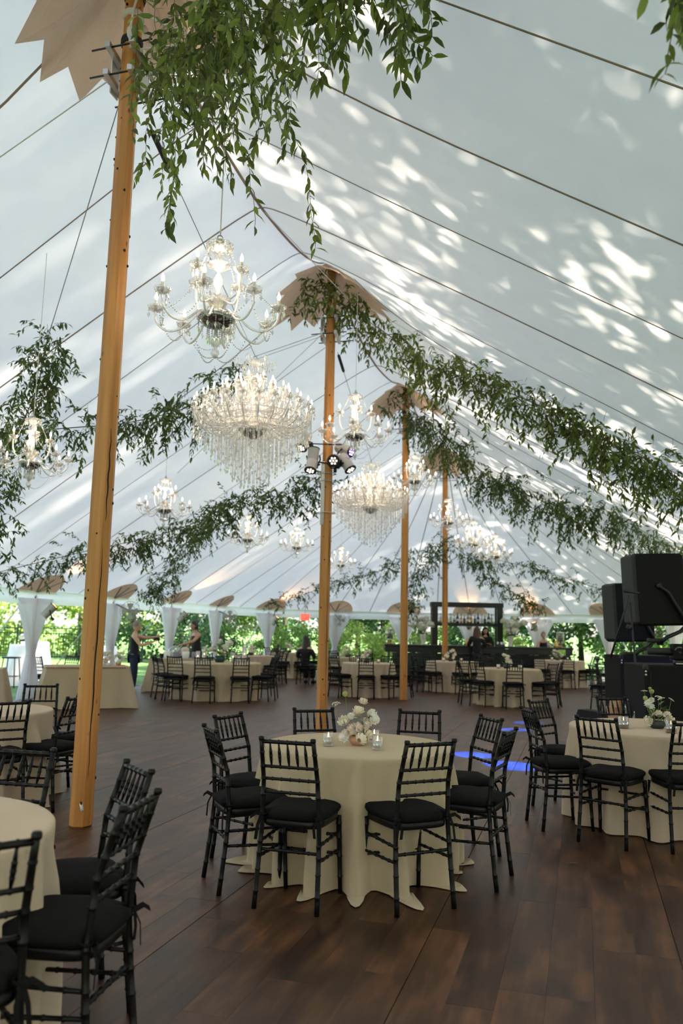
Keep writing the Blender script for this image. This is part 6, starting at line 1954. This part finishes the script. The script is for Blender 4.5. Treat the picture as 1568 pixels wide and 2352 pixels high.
CR = {'a': tree_crown_mesh('crown', 3000, M['tree1'], 1), 'b': tree_crown_mesh('crown', 3600, M['tree2'], 2), 'c': tree_crown_mesh('crown', 3600, M['tree3'], 3, 2.0, 2.2),
      'd': tree_crown_mesh('crown', 3400, M['tree2'], 4, 1.6, 3.6, 30)}
TRUNK = MB().tube([(0, 0, 0), (.03, 0, 1.5), (-.02, .03, 3.2), (.05, 0, 5.0)], [.16, .13, .10, .05], 8).mesh('trunk', M['bark'])
BR = []
def tree(x, y, kind, s, zc, label, group, trunk=1.):
    t = thing('tree', label, 'tree', (x, y, GZ), RN.random() * 6, group)
    c = link('crown', CR[kind], t, (0, 0, zc)); c.scale = (s,) * 3; c['kind'] = 'stuff'
    k = link('trunk', TRUNK, t); k.scale = (trunk * s, trunk * s, max(.3, zc / 4.2))
    return t
rt = random.Random(21)
NM = {'a': 'mid-green leafy tree', 'b': 'deep green dense tree', 'c': 'lime green sunlit tree', 'd': 'narrow deep green tree'}
line = []
for k in range(13): line.append((-9.5 + k * 2.3 + rt.uniform(-.5, .5), 37.5 + rt.uniform(-1.2, 1.8), rt.choice('abdb'), rt.uniform(.95, 1.3), rt.uniform(2.4, 3.4)))
for k in range(6): line.append((-9 + k * 5.2 + rt.uniform(-.8, .8), 45.5 + rt.uniform(-1, 2), rt.choice('bbad'), rt.uniform(1.1, 1.3), rt.uniform(2.8, 4.0)))
for k, (x, y, kd, s, zc) in enumerate(line):
    tree(x, y, kd, s, zc, '%s beyond the far end, %s from the left in the %s row' % (NM[kd], ORD[k % 13], 'front' if k < 13 else 'rear'), 'trees beyond the far end')
for k, (x, y, kd, s, zc) in enumerate(((-24, 44, 'c', 1.5, 3.2), (-20.5, 45, 'c', 1.4, 2.6), (-17, 43.5, 'c', 1.5, 3.0), (-13.6, 42.5, 'c', 1.5, 2.6), (-11.3, 40.5, 'a', 1.2, 2.2), (-27, 47, 'a', 1.4, 3.2))):
    tree(x, y, kd, s, zc, '%s behind the iron fence, %s' % (NM[kd], ['leftmost in the frame', 'second from the left', 'third from the left', 'fourth from the left', 'nearest the far curtains', 'farthest left', 'tall one at the left rear', 'tall one in the middle rear', 'tall one at the right rear'][k]), 'trees beyond the fence')
for k, (x, y, kd, s, zc) in enumerate(((13.5, 34, 'b', 1.3, 2.6), (16, 31, 'b', 1.4, 3.0), (18, 27.5, 'd', 1.3, 3.4), (15.4, 36.5, 'd', 1.3, 3.5), (12.2, 31.8, 'a', .9, 1.6))):
    tree(x, y, kd, s, zc, '%s beyond the right end of the bar, %s' % (NM[kd], ordw[k]), 'trees to the right of the bar')
# hedge shrubs just outside the far curtains
for k in range(9):
    x = -5.5 + k * 1.55; tree(x, 33.6 + rt.uniform(-.4, .4), rt.choice('abca'), .55, .7, 'low shrub outside the far curtains, %s from the left' % (ordw + ['eighth', 'ninth'])[k], 'shrubs outside the far curtains', .4)

# tall trees standing along the right side of the tent shade it from the sun
SH = {'e': tree_crown_mesh('crown', 9400, M['tree1'], 11, 3.7, 11.0, 95, .34, 1.05, .9), 'f': tree_crown_mesh('crown', 9400, M['tree2'], 12, 3.7, 11.0, 90, .34, 1.05, .9)}
CR.update(SH)
rs = random.Random(8)
for k in range(11):
    u = -8 + k * 3.9
    p = T(u, 12.6 + rs.uniform(-1., 1.))
    tree(p.x, p.y, 'ef'[k % 2], 1.0, 17.6 + rs.uniform(-.6, .6), 'tall broad tree shading the tent from the right, %s in the row' % ORD[k], 'shade trees right of the tent', 1.6)
# lower trees added at right and rear to block light from the low sky
for k in range(13):
    p = T(-17 + k * 3.3, 12.2 + rs.uniform(-.7, .7))
    tree(p.x, p.y, 'bd'[k % 2], 1.35, 2.8, 'bushy tree in the added belt right of the tent, %s from the viewer' % ORD[k], 'added belt of trees right of the tent', .8)
for k in range(9):
    p = T(-23.5 + rs.uniform(-.6, .6), -14 + k * 3.4)
    tree(p.x, p.y, 'bd'[k % 2], 1.45, 3.0, 'bushy tree in the added belt behind the viewer, %s from the left' % ORD[k], 'added belt of trees behind the viewer', .8)
